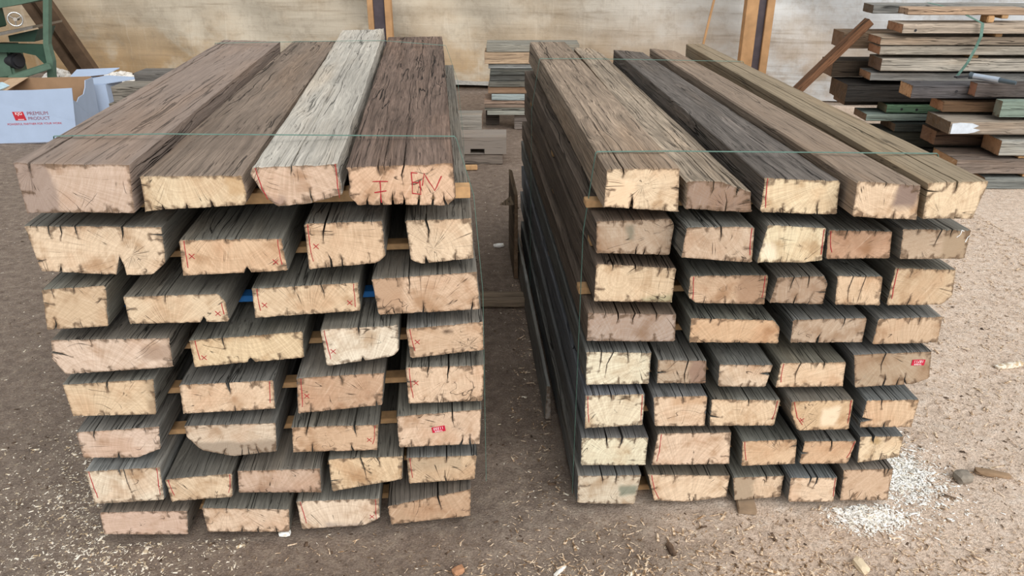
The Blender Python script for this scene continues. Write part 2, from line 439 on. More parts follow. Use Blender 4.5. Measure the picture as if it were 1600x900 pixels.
def mat_floor():
    g = G('sandy_floor', .95, .1); o = g.obj(); sx, sy, sz = g.sep(o)
    a = g.noise(o, 2.2, 4); b = g.noise(o, 22, 5, .65); c = g.noise(o, 160, 4, .7); d = g.noise(o, 420, 2, .6)
    col = g.ramp(b, (.25, lin('6f6259')), (.5, lin('8d7e72')), (.75, lin('a89a8a')))
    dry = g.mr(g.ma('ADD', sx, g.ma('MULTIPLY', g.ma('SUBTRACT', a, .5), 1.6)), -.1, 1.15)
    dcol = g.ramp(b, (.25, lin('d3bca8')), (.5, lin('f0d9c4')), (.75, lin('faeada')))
    gap_dark = g.mr(g.ma('ABSOLUTE', g.ma('ADD', sx, .1)), .25, .8, .7, 0.)  # floor browner and darker along the gap between the stacks
    gap_dark = g.ma('MULTIPLY', gap_dark, g.mr(sy, 1.9, 2.6))
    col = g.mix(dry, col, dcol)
    col = g.mix(g.ma('MULTIPLY', gap_dark, .30), col, lin('5e493d'))
    col = g.mix(g.mr(c, .32, .60, .70, 0.), col, g.mix(.35, lin('463a31'), col))
    mid = g.noise(o, 60, 4, .65); col = g.mix(g.mr(mid, .32, .50, .45, 0.), col, lin('7d6a58'))
    col = g.mix(g.mr(c, .58, .74, 0., .5), col, lin('d2bda4'))
    col = g.mix(g.mr(d, .64, .74, 0., .55), col, lin('e2d3bd'))
    h = g.ma('ADD', g.ma('ADD', g.ma('MULTIPLY', b, 1.6), c), g.ma('MULTIPLY', d, .35))
    return g.done(col, h, .8, .008)
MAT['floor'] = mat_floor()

def in_stack(x, y):
    for yaw, u0, u1 in ((5.07, -1.03, .09), (3.84, .31, 1.30)):
        a = math.radians(yaw); u = x * math.cos(a) + y * math.sin(a); d = -x * math.sin(a) + y * math.cos(a)
        if u0 < u < u1 and 1.83 < d < 4.5: return True
    return False
def ground_z(x, y):
    if in_stack(x, y): return 0.
    k = .012 * mnoise.noise((x * 2.1, y * 2.1, 3)) + .008 * mnoise.noise((x * 7, y * 7, 5)) + .0045 * mnoise.noise((x * 21, y * 21, 9)) + .003 * mnoise.noise((x * 45, y * 45, 2))
    return min(k, .012)
def axis(a, b, lo, hi, fine, coarse):
    o = []; v = a
    while v < b:
        o.append(v); v += fine if lo <= v < hi else coarse
    return o + [b]
gx = axis(-9, 9, -2.2, 2.6, .028, .3); gy = axis(-3, 14, .9, 3.2, .028, .25)
V = [(x, y, ground_z(x, y)) for y in gy for x in gx]; nx = len(gx)
F = [(j * nx + i, j * nx + i + 1, (j + 1) * nx + i + 1, (j + 1) * nx + i) for j in range(len(gy) - 1) for i in range(nx - 1)]
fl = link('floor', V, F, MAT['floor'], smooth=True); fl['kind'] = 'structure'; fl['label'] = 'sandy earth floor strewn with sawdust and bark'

def mat_tarp():
    g = G('dirty_tarpaulin', .75, .25); o = g.obj(); sx, sy, sz = g.sep(o)
    a = g.noise(g.vm('MULTIPLY', o, (1., 1., 1.4)), 1.5, 5, .6); b = g.noise(g.vm('MULTIPLY', o, (.22, 1., 6.)), 2.2, 6, .65, dist=.6); c = g.noise(g.vm('MULTIPLY', o, (9., 1., .7)), 1.6, 5, .65, dist=.8)
    sm = g.noise(o, 8, 5, .7)
    base = g.mix(g.mr(sx, -.5, 4.2), lin('d6cab6'), lin('e0e4e7'))
    base = g.mix(g.mr(sx, -6.0, -3.2, .75, 0.), base, lin('b5a185'))
    low = g.ma('MULTIPLY', g.mr(sz, 1.0, .05), g.mr(a, .36, .56))
    base = g.mix(g.ma('MULTIPLY', low, .75), base, lin('b38c58'))
    base = g.mix(g.mr(a, .48, .70, 0., .50), base, lin('b09a7d'))
    base = g.mix(g.mr(b, .52, .70, 0., .50), base, lin('958169'))
    base = g.mix(g.mr(c, .56, .74, 0., .25), base, lin('ece2d0'))
    base = g.mix(g.mr(sm, .48, .68, 0., .30), base, lin('9c8b76'))
    g.done(base, g.ma('ADD', b, g.ma('ADD', g.ma('MULTIPLY', c, .6), g.ma('MULTIPLY', sm, .6))), .5, .02)
    tr = g.n('ShaderNodeBsdfTranslucent'); g.put(tr.inputs[0], base)
    mx = g.n('ShaderNodeMixShader'); mx.inputs[0].default_value = .38
    out = g.t.nodes['Material Output']
    g.t.links.new(g.b.outputs[0], mx.inputs[1]); g.t.links.new(tr.outputs[0], mx.inputs[2]); g.t.links.new(mx.outputs[0], out.inputs[0])
    return g.m
MAT['tarp'] = mat_tarp()
POSTS = ((-1.34, .30), (2.15, .34))
V = []; F = []; nu, nz = 330, 70
for j in range(nz + 1):
    for i in range(nu + 1):
        x = -10.5 + 18 * i / nu; t = j / nz
        zb = .045 + .03 * mnoise.noise((x * 1.7, 0, 0)) + (.085 if -1.3 < x < -.1 else 0)
        z = zb + (3.0 - zb) * t
        y = .10 * mnoise.noise((x * .8, 0, z * .9)) + .06 * mnoise.noise((x * 2.4 + z, 4, z * 2.0)) + .022 * mnoise.noise((x * 1.2, 7, z * 11)) + .006 * mnoise.noise((x * 9, 1, z * 3))
        for px, k in POSTS:            # folds that fan out from the posts
            dx = x - px
            y += .12 * math.exp(-abs(dx) * 1.3) * math.sin(5 * dx + 3.4 * z + 1.0)
        V.append((x, wall_y(x) + .22 + y, z))
for j in range(nz):
    for i in range(nu):
        a = j * (nu + 1) + i; F.append((a, a + 1, a + nu + 2, a + nu + 1))
wl = link('wall_back', V, F, MAT['tarp'], smooth=True); wl['kind'] = 'structure'; wl['label'] = 'dirty off-white tarpaulin hung as the back wall'

def mat_pale_outside():
    g = G('rubble_and_sunlit_ground', .95, .1); f = g.noise(g.obj(), 26, 4, .7)
    return g.done(g.ramp(f, (.3, lin('b7b1a8')), (.55, lin('efece6'))), f, .8, .02)
MAT['pale_outside'] = mat_pale_outside()
V = []; F = []; n = 120
for j in range(7):
    for i in range(n + 1):
        x = -10.5 + 18 * i / n
        V.append((x, wall_y(x) + .42 + j * .35, .016 + .012 * (1 + mnoise.noise((x * 6, j, 1)))))
for j in range(6):
    for i in range(n): a = j * (n + 1) + i; F.append((a, a + 1, a + n + 2, a + n + 1))
gv = link('sunlit_strip', V, F, MAT['pale_outside'], smooth=True); gv['kind'] = 'structure'  # added pale strip: brightness of sunlit ground outside put into its colour

# ------------------------------------------------------------------ the two stacks
# each timber: distance of its end face, outline of the end (across, up), and for the top layer its far end (left, right, length); metres
LSTACK = [
  (1.033, [
    (1.769, [(-0.955, 0.132), (-0.703, 0.120), (-0.714, 0.000), (-0.957, 0.008)], (-0.992, -0.732, 2.042)),
    (1.778, [(-0.694, 0.092), (-0.464, 0.087), (-0.457, 0.044), (-0.465, 0.010), (-0.701, 0.000)], (-0.728, -0.502, 2.271)),
    (1.778, [(-0.445, 0.106), (-0.437, 0.109), (-0.241, 0.112), (-0.239, 0.027), (-0.322, 0.007), (-0.401, 0.000), (-0.430, 0.043), (-0.453, 0.085)], (-0.490, -0.266, 2.477)),
    (1.760, [(-0.228, 0.109), (0.021, 0.110), (0.028, 0.017), (0.004, 0.000), (-0.209, 0.003), (-0.231, 0.029)], (-0.262, 0.021, 2.266)),
  ]),
  (0.861, [
    (1.807, [(-0.991, 0.142), (-0.675, 0.129), (-0.682, 0.034), (-0.720, 0.002), (-0.761, 0.000), (-0.980, 0.019)]),
    (1.794, [(-0.642, 0.100), (-0.396, 0.095), (-0.393, 0.005), (-0.649, 0.000)]),
    (1.806, [(-0.347, 0.127), (-0.154, 0.127), (-0.153, 0.032), (-0.176, 0.012), (-0.349, 0.000)]),
    (1.817, [(-0.105, 0.123), (0.064, 0.124), (0.067, 0.011), (-0.071, 0.000), (-0.097, 0.013)]),
  ]),
  (0.723, [
    (1.805, [(-0.990, 0.116), (-0.834, 0.120), (-0.852, 0.004), (-1.004, 0.000)]),
    (1.811, [(-0.808, 0.086), (-0.575, 0.085), (-0.559, 0.060), (-0.557, 0.000), (-0.807, 0.004)]),
    (1.824, [(-0.499, 0.090), (-0.228, 0.095), (-0.229, 0.010), (-0.502, 0.000)]),
    (1.814, [(-0.198, 0.108), (0.073, 0.118), (0.080, 0.005), (-0.188, 0.000)]),
  ]),
  (0.584, [
    (1.822, [(-1.011, 0.106), (-0.716, 0.099), (-0.723, 0.007), (-0.998, 0.000), (-1.022, 0.047)]),
    (1.829, [(-0.677, 0.086), (-0.382, 0.098), (-0.388, 0.014), (-0.677, 0.000)]),
    (1.802, [(-0.337, 0.115), (-0.134, 0.120), (-0.136, 0.040), (-0.154, 0.022), (-0.332, 0.000)]),
    (1.826, [(-0.120, 0.095), (0.087, 0.107), (0.088, 0.015), (-0.114, 0.000)]),
  ]),
  (0.442, [
    (1.831, [(-1.020, 0.111), (-0.782, 0.116), (-0.797, 0.000), (-1.015, 0.007)]),
    (1.828, [(-0.725, 0.097), (-0.475, 0.097), (-0.482, 0.002), (-0.732, 0.000)]),
    (1.800, [(-0.413, 0.118), (-0.178, 0.121), (-0.191, 0.015), (-0.423, 0.000)]),
    (1.818, [(-0.128, 0.124), (0.088, 0.121), (0.083, 0.000), (-0.126, 0.004)]),
  ]),
  (0.300, [
    (1.837, [(-1.024, 0.099), (-0.799, 0.104), (-0.808, 0.026), (-0.877, 0.000), (-1.022, 0.008)]),
    (1.819, [(-0.731, 0.114), (-0.484, 0.109), (-0.494, 0.009), (-0.617, 0.000), (-0.700, 0.027), (-0.732, 0.074)]),
    (1.813, [(-0.447, 0.097), (-0.207, 0.090), (-0.217, 0.000), (-0.454, 0.007)]),
    (1.814, [(-0.161, 0.114), (0.079, 0.123), (0.071, 0.000), (-0.161, 0.004)]),
  ]),
  (0.161, [
    (1.820, [(-1.019, 0.121), (-0.815, 0.120), (-0.823, 0.001), (-1.018, 0.000)]),
    (1.812, [(-0.811, 0.084), (-0.621, 0.092), (-0.633, 0.003), (-0.807, 0.000)]),
    (1.813, [(-0.611, 0.098), (-0.379, 0.091), (-0.385, 0.000), (-0.619, 0.018)]),
    (1.816, [(-0.361, 0.120), (-0.147, 0.117), (-0.154, 0.029), (-0.360, 0.000)]),
    (1.831, [(-0.143, 0.099), (0.064, 0.094), (0.055, 0.002), (-0.143, 0.000)]),
  ]),
  (0.022, [
    (1.831, [(-1.018, 0.106), (-0.773, 0.092), (-0.785, 0.000), (-1.024, 0.019)]),
    (1.816, [(-0.731, 0.114), (-0.482, 0.088), (-0.492, 0.000), (-0.727, 0.019)]),
    (1.824, [(-0.467, 0.110), (-0.225, 0.102), (-0.228, 0.025), (-0.277, 0.000), (-0.462, 0.000)]),
    (1.820, [(-0.208, 0.075), (0.043, 0.121), (0.040, 0.015), (-0.201, 0.000)]),
  ]),
]
RSTACK = [
  (0.995, [
    (1.780, [(0.344, 0.121), (0.527, 0.119), (0.533, 0.000), (0.338, 0.018)], (0.349, 0.544, 2.220)),
    (1.763, [(0.535, 0.093), (0.625, 0.091), (0.703, 0.061), (0.713, 0.000), (0.536, 0.013)], (0.575, 0.737, 2.231)),
    (1.740, [(0.715, 0.105), (0.908, 0.091), (0.915, 0.000), (0.715, 0.010)], (0.741, 0.896, 2.072)),
    (1.688, [(0.917, 0.107), (1.079, 0.094), (1.088, 0.000), (0.921, 0.014)], (0.921, 1.060, 2.144)),
    (1.688, [(1.090, 0.099), (1.244, 0.100), (1.239, 0.071), (1.226, 0.000), (1.095, 0.003)], (1.152, 1.242, 2.331)),
  ]),
  (0.867, [
    (1.815, [(0.332, 0.103), (0.523, 0.105), (0.535, 0.086), (0.530, 0.000), (0.333, 0.011)]),
    (1.753, [(0.543, 0.106), (0.719, 0.101), (0.724, 0.000), (0.537, 0.020)]),
    (1.744, [(0.743, 0.110), (0.897, 0.097), (0.901, 0.006), (0.851, 0.000), (0.727, 0.004)]),
    (1.757, [(0.904, 0.087), (1.075, 0.079), (1.084, 0.000), (0.912, 0.003)]),
    (1.741, [(1.086, 0.092), (1.270, 0.083), (1.272, 0.000), (1.096, 0.005)]),
  ]),
  (0.721, [
    (1.835, [(0.339, 0.125), (0.558, 0.106), (0.554, 0.000), (0.338, 0.011)]),
    (1.807, [(0.582, 0.096), (0.797, 0.091), (0.797, 0.000), (0.606, 0.010), (0.582, 0.030)]),
    (1.796, [(0.812, 0.090), (0.940, 0.090), (0.955, 0.066), (0.952, 0.000), (0.799, 0.011)]),
    (1.779, [(0.962, 0.097), (1.091, 0.091), (1.100, 0.000), (0.971, 0.008)]),
    (1.775, [(1.112, 0.116), (1.281, 0.106), (1.292, 0.026), (1.265, 0.000), (1.108, 0.003)]),
  ]),
  (0.598, [
    (1.841, [(0.325, 0.103), (0.571, 0.089), (0.576, 0.000), (0.325, 0.011)]),
    (1.812, [(0.599, 0.093), (0.832, 0.078), (0.852, 0.052), (0.855, 0.000), (0.600, 0.013)]),
    (1.803, [(0.876, 0.081), (1.087, 0.081), (1.087, 0.000), (0.879, 0.006)]),
    (1.786, [(1.103, 0.086), (1.289, 0.087), (1.292, 0.000), (1.102, 0.003)]),
  ]),
  (0.460, [
    (1.848, [(0.327, 0.117), (0.514, 0.106), (0.514, 0.000), (0.330, 0.004)]),
    (1.840, [(0.527, 0.089), (0.670, 0.080), (0.676, 0.000), (0.529, 0.006)]),
    (1.809, [(0.692, 0.085), (0.850, 0.077), (0.837, 0.000), (0.695, 0.008)]),
    (1.798, [(0.860, 0.089), (1.051, 0.085), (1.056, 0.000), (0.856, 0.005)]),
    (1.790, [(1.058, 0.112), (1.284, 0.114), (1.298, 0.024), (1.255, 0.005), (1.082, 0.000)]),
  ]),
  (0.322, [
    (1.839, [(0.328, 0.118), (0.503, 0.116), (0.504, 0.005), (0.330, 0.000)]),
    (1.828, [(0.521, 0.112), (0.681, 0.109), (0.684, 0.000), (0.531, 0.007)]),
    (1.818, [(0.686, 0.103), (0.892, 0.092), (0.885, 0.000), (0.689, 0.007)]),
    (1.785, [(0.904, 0.109), (1.089, 0.107), (1.093, 0.000), (0.937, 0.003), (0.904, 0.074)]),
    (1.782, [(1.121, 0.105), (1.281, 0.100), (1.278, 0.000), (1.116, 0.008)]),
  ]),
  (0.174, [
    (1.849, [(0.324, 0.114), (0.528, 0.106), (0.525, 0.000), (0.326, 0.010)]),
    (1.838, [(0.547, 0.127), (0.770, 0.121), (0.778, 0.000), (0.535, 0.008)]),
    (1.825, [(0.797, 0.097), (0.966, 0.096), (0.975, 0.000), (0.805, 0.002)]),
    (1.817, [(0.981, 0.094), (1.146, 0.088), (1.132, 0.000), (0.977, 0.006)]),
    (1.818, [(1.148, 0.101), (1.290, 0.096), (1.288, 0.015), (1.158, 0.000)]),
  ]),
  (0.022, [
    (1.855, [(0.320, 0.125), (0.517, 0.117), (0.505, 0.000), (0.320, 0.016)]),
    (1.853, [(0.532, 0.120), (0.792, 0.101), (0.790, 0.015), (0.665, 0.000), (0.558, 0.014)]),
    (1.852, [(0.796, 0.095), (0.961, 0.093), (0.962, 0.006), (0.812, 0.000)]),
    (1.825, [(0.964, 0.107), (1.115, 0.099), (1.121, 0.000), (0.969, 0.009)]),
    (1.820, [(1.122, 0.132), (1.283, 0.128), (1.290, 0.000), (1.131, 0.009)]),
  ]),
]
# look, end colour, pith, side colour, extras
def sp(look, end, pith=(.5, .5), side='6f6d66', red='', patch=None, notch=(), **kw):
    return dict(look=look, end=end, pith=pith, side=side, red=red, patch=patch, notch=notch, kw=kw)
SPEC = {'left': [
 [sp('wide smooth brown timber, greyed end with radial cracks', 'cdb098', (.13, .82), '807268', '', (-.1, -.1, .30, 1.1, '94837a', .7), (('T', .13, .03, .006),), auto=(1, 2), wear=.006),
  sp('brown timber with yellowish cream end', 'e6cda0', (.4, 1.5), '74675c', '', (.82, .45, 1.05, 1.05, 'c4a279', .6), (('B', .18, .012, .008), ('B', .4, .012, .007), ('B', .68, .018, .008)), wear=.006),
  sp('light grey weathered timber with pinkish end', 'd6b496', (.5, 1.8), 'b9b3a8', 'LR', (-.1, -.1, .36, .3, '8f7a72', .6), (('T', .48, .02, .004), ('B', .55, .035, .006)), wear=.012),
  sp('dark grained timber with red handwritten letters on end', 'dfb48c', (.55, 1.4), '67574d', 'TEN', None, (('B', .1, .02, .006), ('B', .24, .022, .007), ('B', .36, .03, .006), ('B', .48, .026, .006), ('B', .62, .03, .006), ('B', .75, .03, .006), ('B', .9, .03, .007), ('T', .3, .02, .004), ('T', .55, .045, .004)), wear=.009)],
 [sp('very wide timber with star crack in cream end', 'e6c9a2', (.73, .40), '5f625e', '', None, (('B', .70, .05, .024), ('T', .18, .03, .004), ('T', .27, .035, .004), ('T', .36, .03, .004), ('T', .72, .035, .006), ('R', .8, .03, .005), ('L', .25, .02, .004), ('B', .15, .02, .006)), auto=(3, 2)),
  sp('tan orange timber with red crossed lines', 'ddb588', (.5, 1.6), '5c605c', 'LxRx', None, (('B', .6, .016, .018),)),
  sp('square timber with diagonal grain and dark slits', 'deb98e', (-.1, .8), '60635f', 'Lx', None, (('T', .27, .05, .005), ('B', .3, .04, .006), ('B', .45, .03, .004))),
  sp('squarish cream timber split at its top', 'e7c9a1', (.4, .35), '66655e', '', None, (('T', .3, .055, .006), ('B', .2, .018, .01)))],
 [sp('square tan timber', 'd3b48a', (-.2, -.3), '5d605b', '', None, (('B', .1, .03, .006),)),
  sp('cream timber with rounded upper corner', 'e3c79d', (.4, -.3), '5c5f5b', 'Rx', None, (('B', .75, .016, .016), ('L', .5, .02, .003), ('T', .45, .02, .003))),
  sp('cream timber with two red crossed lines', 'e2c397', (.5, -.2), '5d605c', 'LxRx', None, (('T', .66, .04, .003),)),
  sp('pinkish tan timber darkened on one third', 'dcb893', (.45, -.2), '61635e', '', (-.1, -.1, .29, 1.1, 'b39276', .7), (('T', .35, .045, .003), ('B', .42, .03, .004), ('B', .92, .03, .005)))],
 [sp('wide pinkish timber with smeared grey end', 'dcc0a6', (.3, -.4), '5f5c56', '', (.74, .32, .99, .75, 'a88f7c', .75), (('L', .75, .05, .007),)),
  sp('yellowish timber under a smooth charcoal top', 'e5c895', (.5, 2.), '50534f', 'Lx', None, (('B', .5, .014, .02), ('T', .3, .03, .004))),
  sp('very pale timber with jagged lower edge', 'efd8bc', (.5, -.6), '62645f', 'Lx', None, (('T', .5, .02, .005), ('B', .5, .012, .01))),
  sp('pale timber with small dark knot hole', 'd8b48d', (.8, .3), '7b8080', 'Lx', (.48, .60, .56, .74, '4a382c', .9), ())],
 [sp('yellowish timber with grey strip at its edge', 'e0c296', (.2, -.4), '5b5f5c', '', (.86, -.1, 1.1, 1.1, 'a48d72', .8), (('T', .5, .03, .005),)),
  sp('peach timber cut by a deep top notch', 'e7c59d', (.6, .4), '55595a', 'R', None, (('T', .53, .034, .010), ('B', .55, .02, .003))),
  sp('brownish tan timber with curling crack', 'cda580', (.8, .4), '5f615d', 'Lx', None, (('B', .93, .02, .006), ('T', .5, .03, .003))),
  sp('peach timber with radiating cracks', 'e4c19b', (.5, .6), '62645f', 'Lx', None, (('T', .55, .05, .005), ('T', .3, .03, .004), ('L', .6, .02, .004)))],
 [sp('plain pinkish timber', 'dbbea6', (.9, .3), '686b6a', '', None, (('T', .22, .03, .004), ('B', .4, .02, .008))),
  sp('timber with rounded lens-shaped greyed end', 'd9c3a6', (.45, .9), '55595a', '', (-.1, -.1, 1.1, .48, '9d8d7c', .8), (('B', .5, .03, .003), ('B', .62, .03, .003), ('B', .75, .03, .003))),
  sp('orange tan timber below a knotty top', 'd8b086', (.4, .5), '60625d', 'Rx', None, (('T', .2, .03, .004), ('T', .75, .035, .007), ('B', .7, .022, .006), ('B', .2, .03, .005))),
  sp('pink tan timber bearing a red tag', 'dfbc99', (.7, .5), '656862', '', None, (('T', .65, .05, .004), ('B', .76, .03, .006), ('B', .87, .03, .006)))],
 [sp('pale timber with straight red edges', 'eed5b6', (.5, 1.6), '7a8387', 'LR', None, (('T', .5, .09, .0025), ('T', .45, .02, .005))),
  sp('low cream timber tight against its neighbour', 'e3c69d', (.6, -.5), '585b58', 'LR', None, ()),
  sp('pinkish brown timber', 'cdac91', (.3, -.5), '5d5b56', '', (-.1, -.1, 1.1, .3, '9c7f6c', .5), ()),
  sp('cream timber split down its middle', 'e5c493', (.9, .1), '5f605b', '', None, (('T', .42, .075, .004), ('T', .65, .03, .004), ('L', .35, .03, .004))),
  sp('tan timber with greyish upper half', 'd6b488', (.5, -.2), '62676a', 'L', (-.1, .5, .75, 1.1, 'b29f86', .5), (('T', .6, .02, .004), ('B', .55, .03, .004)))],
 [sp('dull pink timber', 'd5b39b', (.5, .5), '5f5750', '', None, ()),
  sp('pink cream timber', 'e3c3a1', (.3, 1.), '5a5d59', '', None, (('B', .4, .02, .005), ('B', .6, .02, .005), ('B', .85, .02, .004))),
  sp('pale timber with red lines and curved bottom', 'e9d0b1', (.5, -.7), '696b66', 'LRx', (.3, -.1, .75, .12, '9b8d84', .6), ()),
  sp('tilted brown timber with slanting saw marks', 'c9a37c', (.5, 2.), '5f5a52', '', None, (('T', .62, .05, .006),))]],
 'right': [
 [sp('bright cream timber with pale scraped patch', 'edcda2', (.5, .6), '887868', '', (.02, .12, .42, .68, 'f0d2b0', .8), (('T', .26, .02, .005), ('B', .34, .035, .010), ('R', .5, .018, .005)), wear=.007),
  sp('low grey-brown timber with weathered split end', '9a8271', (.6, .2), '8f8272', '', None, (('T', .45, .04, .003), ('T', .85, .02, .008), ('B', .6, .05, .003)), wear=.010),
  sp('dark grey grained timber with cream yellow end', 'ecd0a0', (.75, .8), '5e5853', 'L', None, (('B', .72, .03, .004),), wear=.006),
  sp('brown timber with dark square on its end', 'e4c49c', (.4, -.4), '7f7062', '', (.60, .33, .96, .92, '85726a', .9), (('T', .45, .012, .005), ('B', .6, .02, .003)), wear=.006, auto=(1, 2)),
  sp('olive brown smooth timber with forked top crack', 'e8cb9e', (.3, .2), '93846e', '', None, (('T', .5, .026, .006), ('T', .55, .018, .003), ('L', .8, .035, .004)), wear=.004, auto=(1, 1))],
 [sp('greyish tan timber with green vertical smears', 'b79f84', (.9, .7), '5c615f', '', (.40, .45, .47, .85, '6f7264', .7), (('B', .5, .025, .004), ('B', .62, .02, .004))),
  sp('tan timber with fine radial cracks', 'cbaf90', (.4, .9), '5b6160', 'R', None, (('T', .55, .04, .004),)),
  sp('bright yellowish timber with chalky corner', 'efd6a8', (.4, -.5), '5d6362', 'R', (.05, .1, .3, .5, 'f6e8cf', .6), ()),
  sp('orange brown timber', 'c99c77', (.5, .4), '585e5c', 'L', None, (('T', .3, .02, .003),)),
  sp('grey tan timber with white scratch and knot', 'bea587', (.3, .5), '646a68', '', (.62, -.1, 1.1, 1.1, 'a8937a', .8), (('T', .6, .045, .004), ('T', .75, .02, .004)))],
 [sp('cream timber with mossy bottom edge', 'e2c498', (.3, .6), '565d5c', '', (.58, -.1, 1.1, .18, '8d9070', .6), (('T', .2, .015, .004), ('T', .5, .015, .004))),
  sp('tan timber browner on one half', 'd3b08a', (.6, .5), '525a56', 'LR', (.62, -.1, 1.1, 1.1, '9d7c63', .7), ()),
  sp('small grey-brown timber with cross crack', 'b1967b', (.55, .45), '6a6a64', '', None, (('T', .4, .04, .004), ('T', .75, .03, .004), ('R', .4, .03, .004), ('B', .4, .03, .004))),
  sp('small tan timber with two fine splits', 'dfbd92', (.5, -.4), '575f5d', '', None, (('T', .42, .08, .0025), ('T', .7, .08, .0025))),
  sp('yellowish tan timber with central star crack', 'd2b48a', (.55, .5), '5f6058', 'L', None, (('B', .3, .03, .003),))],
 [sp('purplish grey weathered timber', 'ae9a8b', (.4, -.3), '5c6361', '', None, (('T', .35, .03, .005), ('T', .55, .03, .005), ('T', .8, .02, .004))),
  sp('wide orange tan timber', 'd8af80', (.5, -.6), '535b57', '', None, (('T', .25, .012, .004),)),
  sp('grey timber with bluish streaks', 'bba388', (.35, .2), '60676a', '', None, (('B', .35, .03, .008), ('T', .72, .03, .004))),
  sp('plain tan timber with pale streak', 'd1b18b', (.5, -.8), '5e6566', '', None, (('T', .7, .02, .003),))],
 [sp('very pale timber with brick-like cracks', 'f2dcb9', (.8, .6), '596063', '', None, (('T', .25, .06, .003), ('T', .45, .08, .0035), ('T', .65, .03, .003))),
  sp('small timber with grey-streaked two-toned end', 'bba68a', (.6, -.4), '5c6264', '', (.64, -.1, 1.1, 1.1, '94796a', .8), (('T', .63, .09, .004), ('L', .5, .03, .006))),
  sp('pale timber with smudged grey corners', 'e0c7a6', (.5, -.3), '565f60', '', (.02, -.1, .32, .5, 'a8927c', .5), (('R', .6, .03, .01),)),
  sp('cream timber under a frosted mossy top', 'e5c59b', (.5, .4), '5d5e55', 'L', None, (('T', .3, .07, .003), ('T', .7, .02, .005))),
  sp('large grey-brown timber bearing a red tag', 'b19a7c', (.42, .95), '5c6366', '', None, (('T', .42, .07, .004), ('B', .35, .04, .006), ('B', .55, .03, .004), ('B', .7, .035, .006)))],
 [sp('pale peach timber with red edge lines', 'f2d8b3', (.5, -.4), '5b6678', 'LR', None, (('T', .45, .02, .004),)),
  sp('small cream timber with brown upper stain', 'e4c49e', (.5, -.5), '606870', '', (.35, .68, 1.1, .95, 'bd936c', .5), (('T', .6, .02, .003),)),
  sp('cream timber with arched growth rings', 'e6c79c', (.4, .1), '5a605e', 'R', None, (('L', .45, .035, .006), ('T', .55, .02, .004))),
  sp('golden timber with two white scraped spots', 'd9b685', (.5, .5), '63625c', 'LxR', (.52, .2, .80, .7, 'f2dfc2', .8), ()),
  sp('plain tan timber cracked at its left edge', 'deba8e', (.5, -1.), '606c72', '', None, (('L', .35, .03, .016), ('B', .45, .02, .006), ('T', .3, .03, .004)))],
 [sp('pale timber with double split top', 'f3ddb8', (.5, .3), '5b636a', '', None, (('T', .38, .035, .005), ('T', .66, .035, .007))),
  sp('pinkish cream timber under a dark jagged top', 'e5c5a3', (.4, -.4), '4f4a44', 'L', None, (('B', .5, .02, .003), ('B', .7, .02, .004)), ),
  sp('peach timber with red edge', 'e0bb8e', (.7, .5), '545c5a', 'L', None, (('R', .8, .02, .004),)),
  sp('small orange timber', 'd9b083', (.6, .6), '5a6062', 'R', None, (('T', .55, .035, .005), ('L', .5, .02, .008))),
  sp('pale yellow timber with knot under its top', 'e8cfa3', (.4, .78), '5f6a70', '', (.28, .66, .50, .90, 'b89a6c', .75), (('T', .33, .025, .010), ('B', .55, .03, .003)))],
 [sp('greenish pale timber with mould spots', 'd6c7aa', (.4, -.3), '5f686c', '', (.66, .3, .95, .58, '6f7a6c', .75), (('T', .38, .03, .004), ('T', .65, .03, .004))),
  sp('cream timber with bowed bottom and torn top', 'e6c8a1', (.5, -.8), '4e4a42', 'L', None, (('B', .5, .03, .003),)),
  sp('timber with grey left third', 'dfc09a', (.6, -.4), '5b625f', '', (-.1, -.1, .42, 1.1, 'a89680', .85), (('B', .4, .016, .004), ('T', .7, .02, .004))),
  sp('pale timber with forked split and red edge', 'e4c6a2', (.5, .4), '56646e', 'R', None, (('T', .45, .03, .006), ('T', .6, .04, .006))),
  sp('plain brownish timber beside white shavings', 'cfad8a', (.5, .5), '655f58', '', None, (('T', .85, .03, .004), ('T', .95, .025, .005), ('B', .5, .015, .005), ('B', .8, .02, .006)))]]}
def light(hx, k=1.13): return ''.join('%02x' % min(255, int(int(hx[i:i + 2], 16) * k)) for i in (0, 2, 4))
def warm(hx):          # lower layers: grey of shade and skylight left in the tint, half browned
    a, b = [int(hx[i:i + 2], 16) for i in (0, 2, 4)], (116, 108, 98)
    return ''.join('%02x' % int(min(255, (.5 * p + .5 * q) * 1.10)) for p, q in zip(a, b))
LAYER = ['top', 'second', 'third', 'fourth', 'fifth', 'sixth', 'seventh', 'bottom']
ORD = ['first', 'second', 'third', 'fourth', 'fifth']
STACKS = {'left': (5.07, LSTACK), 'right': (3.84, RSTACK)}
def frame(yaw):
    a = math.radians(yaw)
    return (lambda u, d, z: Vector((u * math.cos(a) - d * math.sin(a), u * math.sin(a) + d * math.cos(a), z))), a
TIMBERS = {}
